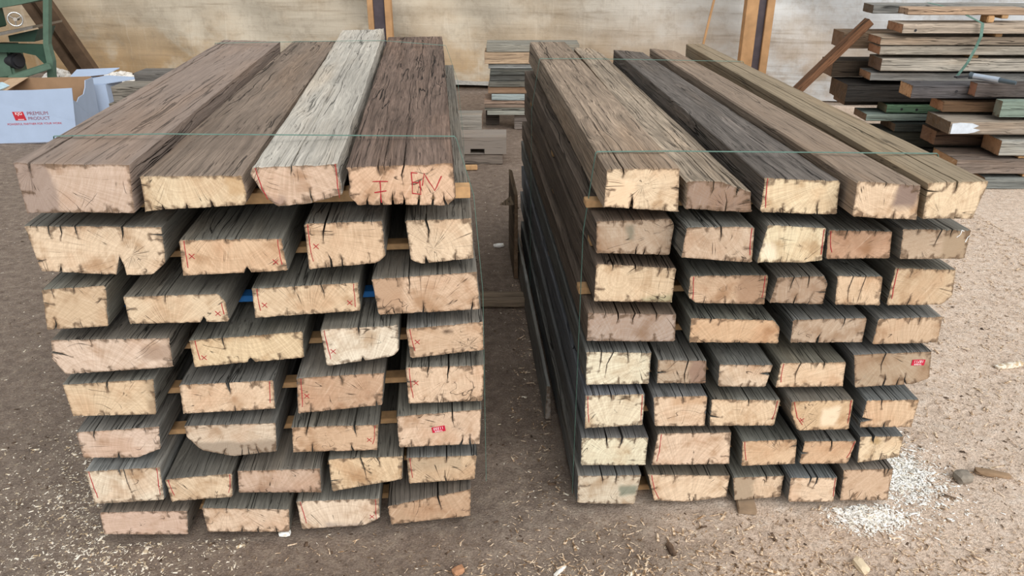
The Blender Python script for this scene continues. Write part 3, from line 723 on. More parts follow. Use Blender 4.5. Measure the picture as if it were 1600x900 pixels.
for side, (yaw, rows) in STACKS.items():
    to, a = frame(yaw)
    for i, (zb, row) in enumerate(rows):
        for j, e in enumerate(row):
            dep, poly = e[0], e[1]; s = SPEC[side][i][j]
            uc = (min(p[0] for p in poly) + max(p[0] for p in poly)) / 2
            pl = [(u - uc, z) for u, z in poly]
            rg = random.Random(f'{side}{i}{j}')
            kw = dict(s['kw']); kw['grain'] = {'left': (.35, .6, .55, .95), 'right': (.8, .95, .85, .45, .3)}[side][j] if i == 0 else .65; L = 2.25 + rg.uniform(-.05, .08)
            if len(e) > 2:
                b0, b1, L = e[2]; kw['back'] = (b0 - uc, b1 - uc); kw['nst'] = 26
                if side == 'left' and j == 2: L = 2.27; kw['lift'] = .35
            o = timber('oak_timber', pl, L, to(uc, dep, zb), a, f'{side}-{i}-{j}', (s['side'] if s['side'] in ('b9b3a8', '93846e') else light(s['side'])) if i == 0 else '6f6155' if (side, j) == ('right', 0) and i < 4 else warm(s['side']), s['end'], s['pith'], s['patch'], notches=s['notch'], **kw)
            place = f"{ORD[j] if j else 'leftmost'}{' from left' if j else ''}, {LAYER[i]} layer, {side} stack"
            tag(o, f"{s['look']}, {place}", 'timber', f'squared oak timbers of the {side} stack')
            TIMBERS[side, i, j] = o
            hm = max(p[1] for p in pl); up_ = [p for p in pl if p[1] > .62 * hm]
            (x0, h0), (x1, h1) = min(up_, key=lambda p: p[0] - p[1] * .6), max(up_, key=lambda p: p[0] + p[1] * .6)
            xb0, xb1 = min(p[0] for p in pl if p[1] < .5 * h0), max(p[0] for p in pl if p[1] < .5 * h1)
            W = x1 - x0; r = s['red']; k = 0
            if r == 'TEN':
                X = lambda f: x0 + f * W; Z = lambda f: f * .108
                for q in ([[(X(.24), Z(.62)), (X(.38), Z(.62))], [(X(.31), Z(.62)), (X(.305), Z(.14))], [(X(.25), Z(.38)), (X(.36), Z(.40))]],
                          [[(X(.60), Z(.80)), (X(.66), Z(.78))], [(X(.605), Z(.80)), (X(.60), Z(.34)), (X(.68), Z(.30)), (X(.675), Z(.62))], [(X(.605), Z(.58)), (X(.665), Z(.56))]],
                          [[(X(.70), Z(.50)), (X(.72), Z(.78)), (X(.81), Z(.38)), (X(.88), Z(.70))]]):
                    strokes('crayon_letter', q, MAT['red'], o, .0026, seed=j, label='letter in red crayon')
                continue
            while k < len(r):
                f = .055 if r[k] == 'L' else .945
                xt, xq = x0 + f * W, (xb0 + .006 + (xb1 - xb0) * f * .9 if r[k] == 'L' else xb1 - (1 - f) * W)
                zt = h0 + (h1 - h0) * f - .006
                zq = .024 if any(p[1] > .008 for p in pl if (p[0] < xb0 + .05) == (r[k] == 'L')) else .010
                strokes('crayon_line', [[(xt, zt), ((xt + xq) / 2 + rg.uniform(-.002, .002), zt * .5), (xq, zq)]], MAT['red'], o, .0018, seed=k, label='thin red crayon line')
                if k + 1 < len(r) and r[k + 1] == 'x':
                    cz = rg.uniform(.3, .6) * h0; cx = (xt + xq) / 2 + (.013 if r[k] == 'L' else -.013); q = .0062
                    strokes('crayon_cross', [[(cx - q, cz - q), (cx + q, cz + q)], [(cx - q, cz + q), (cx + q, cz - q)]], MAT['red'], o, .0018, label='small red crayon cross'); k += 1
                k += 1

def red_tag(o, x, z, digits, rot):
    t = empty('tag_label'); t.parent = o; t.location = (x, -.0012, z); t.rotation_euler = (0, rot, 0); t['label'] = 'small red tag with white print upside down'
    MB().box((0, 0, 0), (.037, .0012, .018)).build('tag_plate', MAT['tagred'], t)
    lettering(digits, .0115, (0, -.0009, .0038), (math.pi / 2, math.pi, 0), MAT['white'], t)
    lettering('TIMBER', .0068, (-.001, -.0009, -.0052), (math.pi / 2, math.pi, 0), MAT['white'], t)
o = TIMBERS['left', 5, 3]; red_tag(o, -.004, .062, '11350', math.radians(-8))
o = TIMBERS['right', 4, 4]; red_tag(o, .073, .078, '18711', math.radians(1))
strokes('chalk_scratch', [[(.055, .062), (.062, .07), (.064, .082), (.07, .078)], [(.08, .05), (.084, .062), (.089, .066)]], MAT['chalk'], TIMBERS['right', 1, 4], .003, label='white chalk scratch')

# battens between the layers, each laid across its stack
for side, (yaw, rows) in STACKS.items():
    to, a = frame(yaw)
    for i, (zb, row) in enumerate(rows):
        if i == len(rows) - 1: below = 0.
        else: below = rows[i + 1][0] + max(z for e in rows[i + 1][1] for _, z in e[1])
        th = zb - below - .0015
        u0 = min(u for e in row for u, _ in e[1]); u1 = max(u for e in row for u, _ in e[1])
        for k, d in enumerate((.17 if side == 'left' else .15, 1.05, 1.95)):
            dep = 1.82 + d if i else 1.76 + d
            A, B = u0 + .012, u1 - (.05 if side == 'right' else .02)
            if i == 0 and k: A, B = max(e[2][0] for e in row[:1]) + .03, row[-1][2][1] - .05
            if side == 'left' and i == 0 and k == 0: A, B = u0 + .03, .062
            if side == 'right' and k == 0 and i in (0, 2): A = .318
            blue = side == 'left' and i == 2
            b = MB().box(((A + B) / 2, 0, th / 2), (B - A, .045, th), bevel=.0015).build('batten', MAT['blue' if blue else 'stick'])
            b.location = to(0, dep, below + .0007); b.rotation_euler = (0, 0, a)
            where = ['near the front', 'halfway along', 'near the back'][k]
            tag(b, f"{'blue' if blue else 'thin raw wood'} batten {where} under the {LAYER[i]} layer of the {side} stack", 'batten', f'battens between the layers of the {side} stack')

# straps
def strap(side, dep, label, drop=True):
    yaw, rows = STACKS[side]; to, a = frame(yaw)
    zb, row = rows[0]; P = []
    for e in row:
        d0, poly = e[0], e[1]; b0, b1, L = e[2]; f = min(1, max(0, (dep - d0) / L))
        u0 = poly[0][0] + (b0 - min(p[0] for p in poly)) * f; u1 = max(p[0] for p in poly[:3]) + (b1 - max(p[0] for p in poly)) * f
        lift = 1 + .35 * f * f if e is row[2] and side == 'left' else 1
        zm = max(z for _, z in poly); P += [(u0, zb + zm * lift), (u1, zb + (zm if side == 'left' else poly[1][1]) * lift)]
    H = []
    for p in sorted(P):
        while len(H) > 1 and (H[-1][0] - H[-2][0]) * (p[1] - H[-2][1]) - (H[-1][1] - H[-2][1]) * (p[0] - H[-2][0]) >= 0: H.pop()
        H.append(p)
    lo_l = min(u for z, r in rows for e in r for u, _ in e[1]); lo_r = max(u for z, r in rows for e in r for u, _ in e[1])
    H = [(u, z + .0012) for u, z in H]
    ul, ur = min(H[0][0], lo_l + (.0 if side == 'left' else 0)) - .004, max(H[-1][0], lo_r) + .004
    if side == 'right': pts = [(.318, .03), (.318, .9), (H[0][0] - .003, H[0][1] - .004)] + H + [(H[-1][0] + .004, H[-1][1] - .006), (lo_r + .006, .85), (lo_r + .006, .03)]
    else: pts = [(-1.034, .03), (-1.034, .60), (-1.0, .99), (H[0][0] - .004, H[0][1] - .02)] + H + [(H[-1][0] + .004, H[-1][1] - .006), (.073, .985), (.093, .70), (.093, .03)]
    V = []; F = []; w_ = .0034
    for i, p in enumerate(pts):
        q0, q1 = pts[max(0, i - 1)], pts[min(len(pts) - 1, i + 1)]
        t = Vector((q1[0] - q0[0], q1[1] - q0[1])).normalized(); n = Vector((-t.y, t.x))
        for dd, nn in ((-w_, 0), (w_, 0), (w_, .0013), (-w_, .0013)):
            V.append(to(p[0] + n.x * nn, dep + dd, p[1] + n.y * nn))
        if i:
            b_ = i * 4
            for k in range(4): F.append((b_ - 4 + k, b_ - 4 + (k + 1) % 4, b_ + (k + 1) % 4, b_ + k))
    n = len(pts) - 1
    F += [(0, 1, 2, 3), (n * 4 + 3, n * 4 + 2, n * 4 + 1, n * 4)]
    o = link('packing_strap', V, F, MAT['twine']); tag(o, label, 'strap', 'green packing straps')
    return o
strap('left', 1.99, 'green packing strap across the front of the left stack')
strap('left', 3.66, 'green packing strap across the far end of the left stack')
strap('right', 1.915, 'green packing strap across the front of the right stack')
strap('right', 3.43, 'green packing strap across the far end of the right stack')

# ------------------------------------------------------------------ the long pile of squared timbers at the right, lying across
def across(x0, yf, zb, dp, h, L, side, end, label, yaw=0., seed=None, group='timbers in the pile at the right', name='old_timber', tilt=0., **kw):
    """a timber lying along x: its end face looks to the left, its long face to the front at yf"""
    seed = seed or label
    kw.setdefault('wear', .006); kw.setdefault('auto', (1, 1)); kw.setdefault('nst', 14); kw.setdefault('cut', .006)
    o = timber(name, rect(dp, h), L, (x0, yf + dp / 2, zb), -math.pi / 2 + yaw, seed, side, end, (.5, .5), **kw)
    if tilt: o.rotation_euler = (tilt, 0, -math.pi / 2 + yaw)
    tag(o, label, 'timber', group)
    return o
W1, W2, W3 = 'a8a196', '6a6560', '8a8378'
PILE = [  # x0, y front, bottom, depth, height, length, long face, end, label
 (3.22, 5.10, .000, .30, .083, 2.2, '7f827e', '8a6c50', 'thin grey timber lying on the ground, lowest of the front right pile'),
 (3.00, 5.10, .106, .34, .100, 2.4, '86796f', 'b08350', 'brown-grey timber with cut orange end, directly above the lowest one'),
 (3.28, 5.12, .224, .24, .110, 2.1, 'a9a9a2', 'bd8a58', 'pale grey timber with an orange end, set back under the paint-patched one'),
 (2.98, 5.40, .224, .22, .106, 2.4, '5c4a3e', '6b4a38', 'dark reddish timber behind the pale grey one in the right pile'),
 (2.92, 5.14, .366, .34, .088, 2.5, '9a9084', '4a463e', 'mossy-topped timber with white paint patch and blackened end, right pile'),
 (2.95, 5.335, .474, .20, .074, 2.3, '6c5744', 'b07a50', 'short-ended orange-brown timber beneath the dark timbers, right pile'),
 (3.24, 5.165, .474, .09, .112, 2.2, '86968a', '7d8c7c', 'greenish timber on the front edge of the right pile'),
 (2.73, 5.37, .560, .20, .090, 2.5, '5c5a5c', 'c08e58', 'dark-faced timber with bright orange end and pale top, right pile'),
 (3.10, 5.26, .590, .10, .095, .45, '5a5350', '9a5f44', 'short dark offcut with reddish end lying beside the hand tool'),
 # rear part of the pile
 (2.70, 5.72, .000, .30, .120, 2.4, '4a4a46', '5a4a3c', 'dark timber on the ground at the back of the right pile'),
 (2.62, 5.74, .125, .28, .118, 2.4, '45463f', '55483a', 'dark timber second from the ground at the back of right pile'),
 (2.83, 5.70, .248, .26, .062, 2.3, '3f4340', '4a4036', 'blackish thin timber below the mossy white-flecked one'),
 (2.63, 5.76, .314, .24, .056, 2.3, '8c9a92', '6a5a4c', 'mossy white-flecked thin timber at the back of right pile'),
 (2.77, 5.76, .374, .18, .062, 2.3, '62826a', '5c6a54', 'green-stained thin timber with bolt holes, back of right pile'),
 (2.56, 6.02, .376, .24, .064, 2.3, '4a443e', '5a4a3e', 'dark thin timber reaching farthest left in the lower right pile'),
 (2.46, 5.78, .450, .34, .130, 2.5, '2f2d2b', '35312d', 'blackened thick timber in the middle of the right pile'),
 (2.60, 5.75, .612, .22, .060, 2.6, '8b8a86', 'b07a4c', 'thin grey timber with orange end under the whitish one, right pile'),
 (2.42, 6.02, .590, .24, .120, 2.4, '4e443a', '6e5240', 'dark brown timber behind the thin grey one, right pile'),
 (2.64, 5.70, .686, .24, .092, 2.6, 'b5ada0', '5e4a40', 'whitish flaking timber with dark brown end, right pile'),
 (2.61, 5.70, .800, .22, .062, 2.6, 'a59d90', 'a86f48', 'grey timber with reddish end, second below the knotted one'),
 (2.60, 5.70, .866, .22, .058, 2.6, 'a69684', 'a86f48', 'brownish timber with white top directly under the knotted one'),
 (2.46, 6.00, .800, .24, .120, 2.4, '7a6856', '6f5644', 'brown timber behind the pair with reddish ends, right pile'),
 (2.72, 5.66, .950, .26, .066, 2.6, 'b0a292', 'b57c50', 'light brown timber with orange end and bolt hole, near pile top'),
 (2.76, 5.72, 1.064, .16, .050, .82, 'b29880', 'b59a80', 'short pinkish timber lying on the top of the right pile'),
 (2.64, 6.00, 1.046, .20, .066, 2.6, '8e8d88', '55524c', 'grey round-edged timber at the very top of the right pile'),
]
PT = [across(*p, yaw=math.radians(-1.2 + .8 * math.sin(i * 2.3))) for i, p in enumerate(PILE)]
o2 = link('paint_patch', *(lambda P: ([(x, y, z) for x in (.1685, .1722) for y, z in P], [tuple(range(len(P)))[::-1], tuple(range(len(P), 2 * len(P)))] + [(i, (i + 1) % len(P), len(P) + (i + 1) % len(P), len(P) + i) for i in range(len(P))]))(
    [(.008, .008), (.12, .010), (.165, .018), (.20, .034), (.15, .045), (.185, .062), (.14, .078), (.06, .082), (.008, .076)]), MAT['paint'], PT[4]); o2['label'] = 'rough white paint patch'
for idx, spots in ((7, ((.30, .05),)), (22, ((.09, .022),)), (13, ((.11, .03), (.22, .028)))):
    for y, z in spots:
        d = PILE[idx][3] / 2
        q = MB().cyl((d - .010, y, z), (d - .0005, y, z), .009, seg=14).build('hole_shade_disc', MAT['black'], PT[idx]); q['label'] = 'dark bolt hole'  # flat dark disc, painting the shade inside a bolt hole
def stick(name, c, size, rz, label, cat, mat='stick', group=None):
    o = MB().box((0, 0, size[2] / 2), size, bevel=min(size) * .12).build(name, MAT[mat]); o.location = c; o.rotation_euler = (0, 0, rz)
    tag(o, label, cat, group); return o
zs = [(.0835, .0225, 5.12, .3, 3.5), (.2065, .017, 5.14, .36, 3.45), (.3345, .031, 5.16, .36, 3.6), (.4545, .019, 5.18, .32, 3.5),
      (.5485, .0112, 5.30, .24, 3.4), (.778, .0215, 5.72, .42, 3.3), (.9245, .025, 5.70, .46, 3.42), (1.0165, .047, 5.72, .1, 3.35), (1.0165, .029, 5.98, .2, 3.6)]
for i, (z, h, y, d, x) in enumerate(zs):
    for k, xx in enumerate((x, x + 1.1)):
        if i == 7 and k: continue
        stick('spacer_stick', (xx, y + d / 2, z), (.05, d, h), 0, 'small spacer stick between layers of the right timber pile', 'spacer', group='spacer sticks in the right pile')
# the green strap tied round the rear of the pile
def ribbon(name, pts, wv, mat, label, cat, th=.002, parent=None):
    V = []; F = []; wv = Vector(wv)
    for i, p in enumerate(pts):
        p = Vector(p); t = (Vector(pts[min(i + 1, len(pts) - 1)]) - Vector(pts[max(i - 1, 0)])).normalized(); n = t.cross(wv).normalized() * th
        V += [p - wv, p + wv, p + wv + n, p - wv + n]
        if i:
            b = i * 4
            for k in range(4): F.append((b - 4 + k, b - 4 + (k + 1) % 4, b + (k + 1) % 4, b + k))
    n = len(pts) - 1; F += [(3, 2, 1, 0), (n * 4, n * 4 + 1, n * 4 + 2, n * 4 + 3)]
    o = link(name, V, F, MAT[mat], parent)
    if cat: tag(o, label, cat)
    return o
ribbon('packing_strap', [(3.02, 5.99, 1.125), (3.12, 5.80, 1.10), (3.24, 5.62, 1.022), (3.245, 5.612, .94), (3.235, 5.625, .86), (3.20, 5.62, .76), (3.15, 5.63, .66)], (.011, 0, 0), 'twine', 'loose green strap hanging down the face of the right timber pile', 'strap')
# hand tool on the pile
t = empty('hand_tool', (3.165, 5.25, .688)); tag(t, 'silver tube tool with dark grip lying on the right timber pile', 'tool', None)
MB().cyl((-.055, .10, .028), (.05, -.02, .022), .019, seg=20).build('tube', MAT['silver'], t, True)
MB().cyl((.05, -.02, .022), (.118, -.098, .016), .016, .012, 16).build('grip', MAT['grip'], t, True)
MB().cyl((-.072, .119, .029), (-.055, .10, .028), .024, .02, 16).build('collar', MAT['grip'], t, True)
MB().bar((-.17, .105, .016), (-.062, .107, .026), .022, .010, .003).bar((-.17, .13, .016), (-.062, .112, .026), .018, .010, .003).build('jaw', MAT['black'], t)
MB().bar((-.15, .15, .018), (-.03, .14, .018), .010, .006, .002).build('trigger', MAT['silver'], t)

# timber prop leaning against the pile
o = timber('leaning_prop', rect(.085, .06), 1.28, (2.27, 6.62, .02), 0, 'prop', '6b4e3a', '6a4a38', auto=(0, 1), wear=.004)
d = (Vector((2.70, 6.235, 1.0)) - Vector((2.27, 6.62, .02))).normalized()
o.location = Vector((1.75, 5.93, .03)); d = (Vector((2.615, 5.93, .985)) - o.location)
k = timber_mesh(rect(.085, .06), d.length, 'prop', auto=(0, 1), wear=.004); o.data = k
o.rotation_euler = d.to_track_quat('Y', 'Z').to_euler()
tag(o, 'brown square timber prop leaning diagonally against the right timber pile', 'timber')

# ------------------------------------------------------------------ between and behind the two stacks
PL = [('8d8a80', '6f6a62'), ('b29a80', '8a6a50'), ('8e8f8c', '6d6258'), ('5c5c58', '4f463e'), ('6e6d66', '5a4a40'), ('8c735e', '7a5a44'),
      ('95a0a0', '6e6a60'), ('9a8474', '7a4e3c'), ('7f6f62', '6b5242'), ('8f8d82', '6c5d4e'), ('93938a', '70665a')]
zt = [.151, .196, .234, .267, .321, .381, .429, .483, .530, .573, .667, .729]
xl = [-.215, -.235, -.232, -.24, -.175, -.205, -.195, -.19, -.185, -.20, -.232, -.215]
names = ['lowest', 'second lowest', 'third from the bottom', 'pinkish wide', 'bluish grey', 'brown', 'dark grey-brown', 'grey', 'dark', 'pink-topped grey', 'light tan', 'topmost']
cols = ['93938a', '8f8d82', '7f6f62', '9a8474', '95a0a0', '8c735e', '6e6d66', '5c5c58', '5a5c58', '8e8f8c', 'b29a80', '8d8a80']
z = .14
for i, top in enumerate(zt):
    h = top - z if i else .011; zb = z if i else .14
    if i == 0: h = .040; zb = .140; top = .18; 
    else: zb = zprev + .001; h = max(.022, top - zb)
    zprev = zb + h
    across(xl[i], 6.75 + .01 * math.sin(i * 3), zb, .30, h, .78, cols[i], '7a5c46', f'{names[i]} plank in the small plank stack between the two stacks', group='planks of the small stack behind the gap', name='old_plank', wear=.003, auto=(0, 0), cut=.003)
o = across(.02, 6.80, 0, .16, .138, .115, '7c736c', '7c736c', 'short block carrying the small plank stack', group='bearers of the small plank stack', name='wood_block', nst=4)
o = across(.38, 6.80, 0, .12, .138, .115, '7c736c', '7c736c', 'short block carrying the hidden end of the small plank stack', group='bearers of the small plank stack', name='wood_block', nst=4)
o = across(-.235, 6.98, 0, .12, .138, .115, '5c534c', '5c534c', 'short dark block under the near end of the small plank stack', group='bearers of the small plank stack', name='wood_block', nst=4)

def pocket_block(name, x0, x1, y0, y1, z0, z1, hx0, hx1, hz0, hz1, dep, side):
    """a squared block with a mortise cut into its front face"""
    X = [x0, hx0, hx1, x1]; Z = [z0, hz0, hz1, z1]; V = []; F = []
    idx = {}
    for j in range(4):
        for i in range(4): idx[i, j] = len(V); V.append((X[i], y0, Z[j]))
    for j in range(3):
        for i in range(3):
            if (i, j) != (1, 1): F.append((idx[i, j], idx[i + 1, j], idx[i + 1, j + 1], idx[i, j + 1]))
    b = len(V)
    V += [(hx0, y0 + dep, hz0), (hx1, y0 + dep, hz0), (hx1, y0 + dep, hz1), (hx0, y0 + dep, hz1)]
    r = [idx[1, 1], idx[2, 1], idx[2, 2], idx[1, 2]]
    for k in range(4): F.append((r[k], r[(k + 1) % 4], b + (k + 1) % 4, b + k))
    F.append((b, b + 1, b + 2, b + 3))
    c = len(V); V += [(x0, y1, z0), (x1, y1, z0), (x1, y1, z1), (x0, y1, z1)]
    F += [(c, c + 3, c + 2, c + 1)]
    F += [(idx[0, 0], c, c + 1) + tuple(idx[i, 0] for i in (3, 2, 1)), tuple(idx[i, 3] for i in (0, 1, 2, 3)) + (c + 2, c + 3),
          tuple(idx[0, j] for j in (0, 1, 2, 3)) + (c + 3, c), (idx[3, 0], c + 1, c + 2, idx[3, 3], idx[3, 2], idx[3, 1])]
    R = Matrix(((0, 1, 0), (-1, 0, 0), (0, 0, 1)))       # so that the grain (local y) runs along x
    o = link(name, [(-v[1], v[0], v[2]) for v in V], F, MAT['side']); o.rotation_euler = (0, 0, -math.pi / 2)
    b_ = bmesh.new(); b_.from_mesh(o.data); bmesh.ops.recalc_face_normals(b_, faces=b_.faces); b_.to_mesh(o.data); b_.free()
    o['side_tint'] = lin(side); o['end_tint'] = lin(side)
    return o
o = pocket_block('mortised_timber', -1.6, -.043, 5.70, 5.94, .082, .210, -.311, -.206, .0835, .122, .09, '8a8178')
tag(o, 'grey timber with a rectangular mortise hole behind the left stack', 'timber', None)
across(-1.6, 5.71, 0, .24, .080, 1.53, '857a70', '857a70', 'grey timber on the ground under the mortised one', group=None, name='old_timber')
across(-1.55, 6.02, 0, .24, .183, 1.25, '6a625a', '6a625a', 'thick timber on the ground behind the mortised one', group=None, name='old_timber')
across(-1.5, 6.03, .185, .22, .110, 1.265, '8d877e', '8d877e', 'grey timber lying on the thick one behind the mortised timber', group=None, name='old_timber')
stick('wood_offcut', (-.30, 5.56, .006), (.09, .05, .03), .1, 'small brown offcut in front of the mortised timber', 'offcut')

# pile of long timbers whose ends show on both sides of the left stack
z = 0.
cc = ['6b635b', '736a60', '7d776c', '857f75', '837d73']
nn = ['lowest', 'second from the ground', 'third from the ground', 'fourth from the ground', 'fifth from the ground']
for i in range(5):
    for k in range(2):
        if i == 4 and k: continue
        across(-2.90 + .05 * math.sin(i * 2.1 + k), 5.62 + k * .27 - (.75 if False else 0), z, .24, .118, 1.22, cc[i], '8a5c44' if k == 0 else '6f5c4c', f"{nn[i]} timber, {'front' if k == 0 else 'rear'} row, pile behind the left stack's far corner", group='timbers piled behind the left stack', seed=f'bp{i}{k}')
    z += .1195
across(-2.86, 5.89, .479, .24, .092, 1.2, '5c5650', '6a5c50', 'charcoal grey timber with a pale top behind the left stack', group='timbers piled behind the left stack')
across(-2.80, 5.88, .573, .22, .075, 1.2, '6f6b66', '5c544c', 'dark grey flat timber topmost in the pile behind the left stack', group='timbers piled behind the left stack')
for i, (zz, hh) in enumerate(((.30, .11), (.413, .10), (.516, .10), (.62, .05))):
    pass

# slabs along the foot of the right stack
to_r, a_r = frame(3.84)
o = timber('bark_slab', [(-.011, .15), (.008, .145), (.014, .0), (-.016, .0)], 2.0, to_r(.290, 2.35, .004), a_r, 'bark', '93928d', '93928d', wear=.006, auto=(0, 0))
tag(o, 'long pale grey slab on edge along the foot of the right stack', 'slab')
o = timber('standing_board', [(-.012, .46), (.012, .45), (.014, .0), (-.014, .0)], .42, to_r(.262, 3.6, .002), a_r, 'sb', '6e5e4c', '6e5e4c', wear=.006, auto=(0, 0), nst=6)
tag(o, 'short brown board standing against the side of the right stack', 'board')
across(-.175, 3.27, .002, .10, .050, .235, '8a7a68', 'a08a70', 'short squared timber on the ground in the gap between the stacks', group=None, name='ground_timber', nst=5)

# ------------------------------------------------------------------ posts and slat at the tarpaulin
def post(x, y, ws, label):
    t = empty('shed_post', (x, y, 0)); tag(t, label, 'post', None, 'thing')
    q = 0.
    for k, (wd, m, n) in enumerate(zip(ws, ('postwood', 'steelcore', 'postwood'), ('timber_cheek', 'steel_core', 'timber_cheek'))):
        MB().box((q + wd / 2, .05 if k != 1 else .07, 1.6), (wd - .001, .10 if k != 1 else .09, 3.2), bevel=.003).build(n, MAT[m], t); q += wd
MAT['postwood'] = plain('orange_post_wood', 'b58e66', .8, .2, var=.18, scale=9); MAT['steelcore'] = plain('dark_steel_core', '4b4348', .6, .4, var=.2, scale=12)
post(-1.435, 8.15, (.056, .115, .065), 'post of orange timber around dark steel, rising behind the left stack')
post(2.08, 7.30, (.11, .072, .07), 'post of orange timber around dark steel, rising behind the right stack')
o = MB().bar((1.66, 7.42, .0), (1.93, 7.36, 1.9), .042, .02, .002).build('thin_slat', MAT['postwood']); tag(o, 'thin wooden slat leaning upright against the tarpaulin beside a post', 'slat')

# leaning steel section at the left
a, b = Vector((-4.52, 8.72, .02)), Vector((-5.37, 8.40, 2.2))
t = (b - a).normalized(); n = t.cross(Vector((0, -1, .0))).normalized(); n = -n if n.x > 0 else n; f = t.cross(n).normalized(); f = -f if f.y > 0 else f
mb = MB()
for off, w_, th in ((0, .05, .10), (.085, .09, .04), (.165, .075, .10)):
    A, B = a + n * off, b + n * off
    R = Matrix((n, t, f)).transposed()
    if R.determinant() < 0: R = Matrix((-n, t, f)).transposed()
    mb.box((A + B) / 2 - (f * .04 if th < .05 else Vector()), (w_ if off != 0 else .13, (B - A).length, th), R, .003)
o = mb.build('leaning_girder', MAT['rust']); tag(o, 'rusty brown grooved girder leaning up behind the green machine', 'girder')

# ------------------------------------------------------------------ green woodworking machine (only its lower half is in the photo)
t = empty('woodworking_machine', (-4.55, 7.35, 0)); tag(t, 'green woodworking machine with a steel handwheel, left of the leaning girder', 'machine')
def mpt(x, z, y=7.3): return Vector((x + 4.55, y - 7.35, z))
for y in (7.28,):
    MB().prism([mpt(*p, y) for p in ((-4.08, 1.25), (-4.03, 1.25), (-4.180, .66), (-4.178, .51), (-4.205, .38), (-4.24, .0), (-4.30, .0), (-4.262, .38), (-4.236, .51), (-4.228, .66))], (0, .06, 0)).build('leg', MAT['green'], t)
    MB().prism([mpt(*p, y) for p in ((-5.2, 1.25), (-5.14, 1.25), (-5.10, .60), (-5.04, .0), (-5.12, .0), (-5.18, .60))], (0, .06, 0)).build('leg', MAT['green'], t)
MB().prism([mpt(*p, 7.30) for p in ((-5.18, .60), (-4.44, .585), (-4.33, .56), (-4.26, .47), (-4.225, .47), (-4.225, .655), (-5.18, .675))], (0, .05, 0)).build('rail', MAT['dkgreen'], t)
MB().prism([mpt(*p, 7.24) for p in ((-5.3, .985), (-4.56, .965), (-4.285, 1.012), (-4.14, 1.04), (-4.14, 1.25), (-5.3, 1.25))], (0, .62, 0)).build('housing', MAT['green'], t)
MB().prism([mpt(*p, 7.22) for p in ((-4.95, .665), (-4.25, .805), (-4.245, .825), (-4.95, .70))], (0, .5, 0)).build('work_table', MAT['steel'], t)
MB().prism([mpt(*p, 7.34) for p in ((-4.56, .676), (-4.335, .676), (-4.275, .785), (-4.56, .728))], (0, .3, 0)).build('table_bracket', MAT['dkgreen'], t)
w_ = empty('handwheel'); w_.parent = t; w_.location = mpt(-4.335, .890, 7.14)
MB().ring((0, 0, 0), (.55, -1, .1), .056, .007).build('wheel_rim', MAT['chrome'], w_, True)
mb = MB(); q = Vector((.55, -1, .1)).to_track_quat('Z', 'Y').to_matrix()
for k in range(3):
    an = 2.1 * k + .4; mb.cyl((0, 0, 0), q @ Vector((math.cos(an) * .056, math.sin(an) * .056, 0)), .006, seg=10)
mb.cyl(q @ Vector((0, 0, -.012)), q @ Vector((0, 0, .018)), .016, seg=16); mb.build('wheel_spokes', MAT['steel'], w_, True)
MB().cyl((0, 0, 0), (-.03, .10, -.006), .012, seg=12).build('wheel_shaft', MAT['steel'], w_, True)
MB().box(mpt(-4.62, .90, 7.25), (.20, .12, .17), bevel=.01).build('gear_box', MAT['dkgreen'], t)
MB().box(mpt(-4.64, .985, 7.20), (.16, .08, .03), bevel=.004).build('scale_plate', MAT['black'], t)
MB().cyl(mpt(-4.70, .50, 7.45), mpt(-4.565, .50, 7.40), .075, seg=28).cyl(mpt(-4.58, .50, 7.405), mpt(-4.545, .50, 7.39), .055, seg=28).build('motor', MAT['black'], t, True)
MB().box(mpt(-4.71, .32, 7.48), (.20, .24, .64), bevel=.02).build('column', MAT['green'], t)
MB().bar(mpt(-4.47, .395, 7.05), mpt(-4.175, .485, 7.22), .09, .05, .006).build('lower_bar', MAT['green'], t)
MB().bar(mpt(-4.80, .37, 7.02), mpt(-4.47, .40, 7.06), .12, .03, .004).build('foot_plate', MAT['dkgreen'], t)

# ------------------------------------------------------------------ white cardboard boxes
def slab(name, pts, ext, m, parent): return MB().prism(pts, ext).build(name, m, parent)
rz = math.radians(7)
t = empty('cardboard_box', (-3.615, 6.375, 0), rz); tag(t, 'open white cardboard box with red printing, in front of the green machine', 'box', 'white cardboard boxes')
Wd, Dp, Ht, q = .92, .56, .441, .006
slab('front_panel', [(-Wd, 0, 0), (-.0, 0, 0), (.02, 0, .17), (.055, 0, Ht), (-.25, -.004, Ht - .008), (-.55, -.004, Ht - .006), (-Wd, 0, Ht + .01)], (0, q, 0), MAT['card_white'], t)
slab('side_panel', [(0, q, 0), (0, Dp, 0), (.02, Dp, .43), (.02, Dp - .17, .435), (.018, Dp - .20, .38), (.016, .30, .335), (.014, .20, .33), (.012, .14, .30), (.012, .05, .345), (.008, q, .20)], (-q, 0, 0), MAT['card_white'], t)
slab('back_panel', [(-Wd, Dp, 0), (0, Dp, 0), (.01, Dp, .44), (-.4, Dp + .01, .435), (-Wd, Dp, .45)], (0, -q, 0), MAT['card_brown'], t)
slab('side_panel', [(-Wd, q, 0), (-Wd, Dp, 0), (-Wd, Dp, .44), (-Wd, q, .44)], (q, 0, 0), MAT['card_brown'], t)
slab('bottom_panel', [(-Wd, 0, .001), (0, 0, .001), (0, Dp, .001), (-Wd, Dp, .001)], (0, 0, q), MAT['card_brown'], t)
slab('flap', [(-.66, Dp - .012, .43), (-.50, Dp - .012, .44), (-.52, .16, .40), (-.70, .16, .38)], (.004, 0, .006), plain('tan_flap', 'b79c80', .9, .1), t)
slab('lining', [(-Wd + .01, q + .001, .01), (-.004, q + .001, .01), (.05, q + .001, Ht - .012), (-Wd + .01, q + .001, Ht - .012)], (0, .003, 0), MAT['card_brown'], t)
k = .00517
def fx(px): return (px - 116) * k + .02
def fz(py): return (221 - py) * .00525
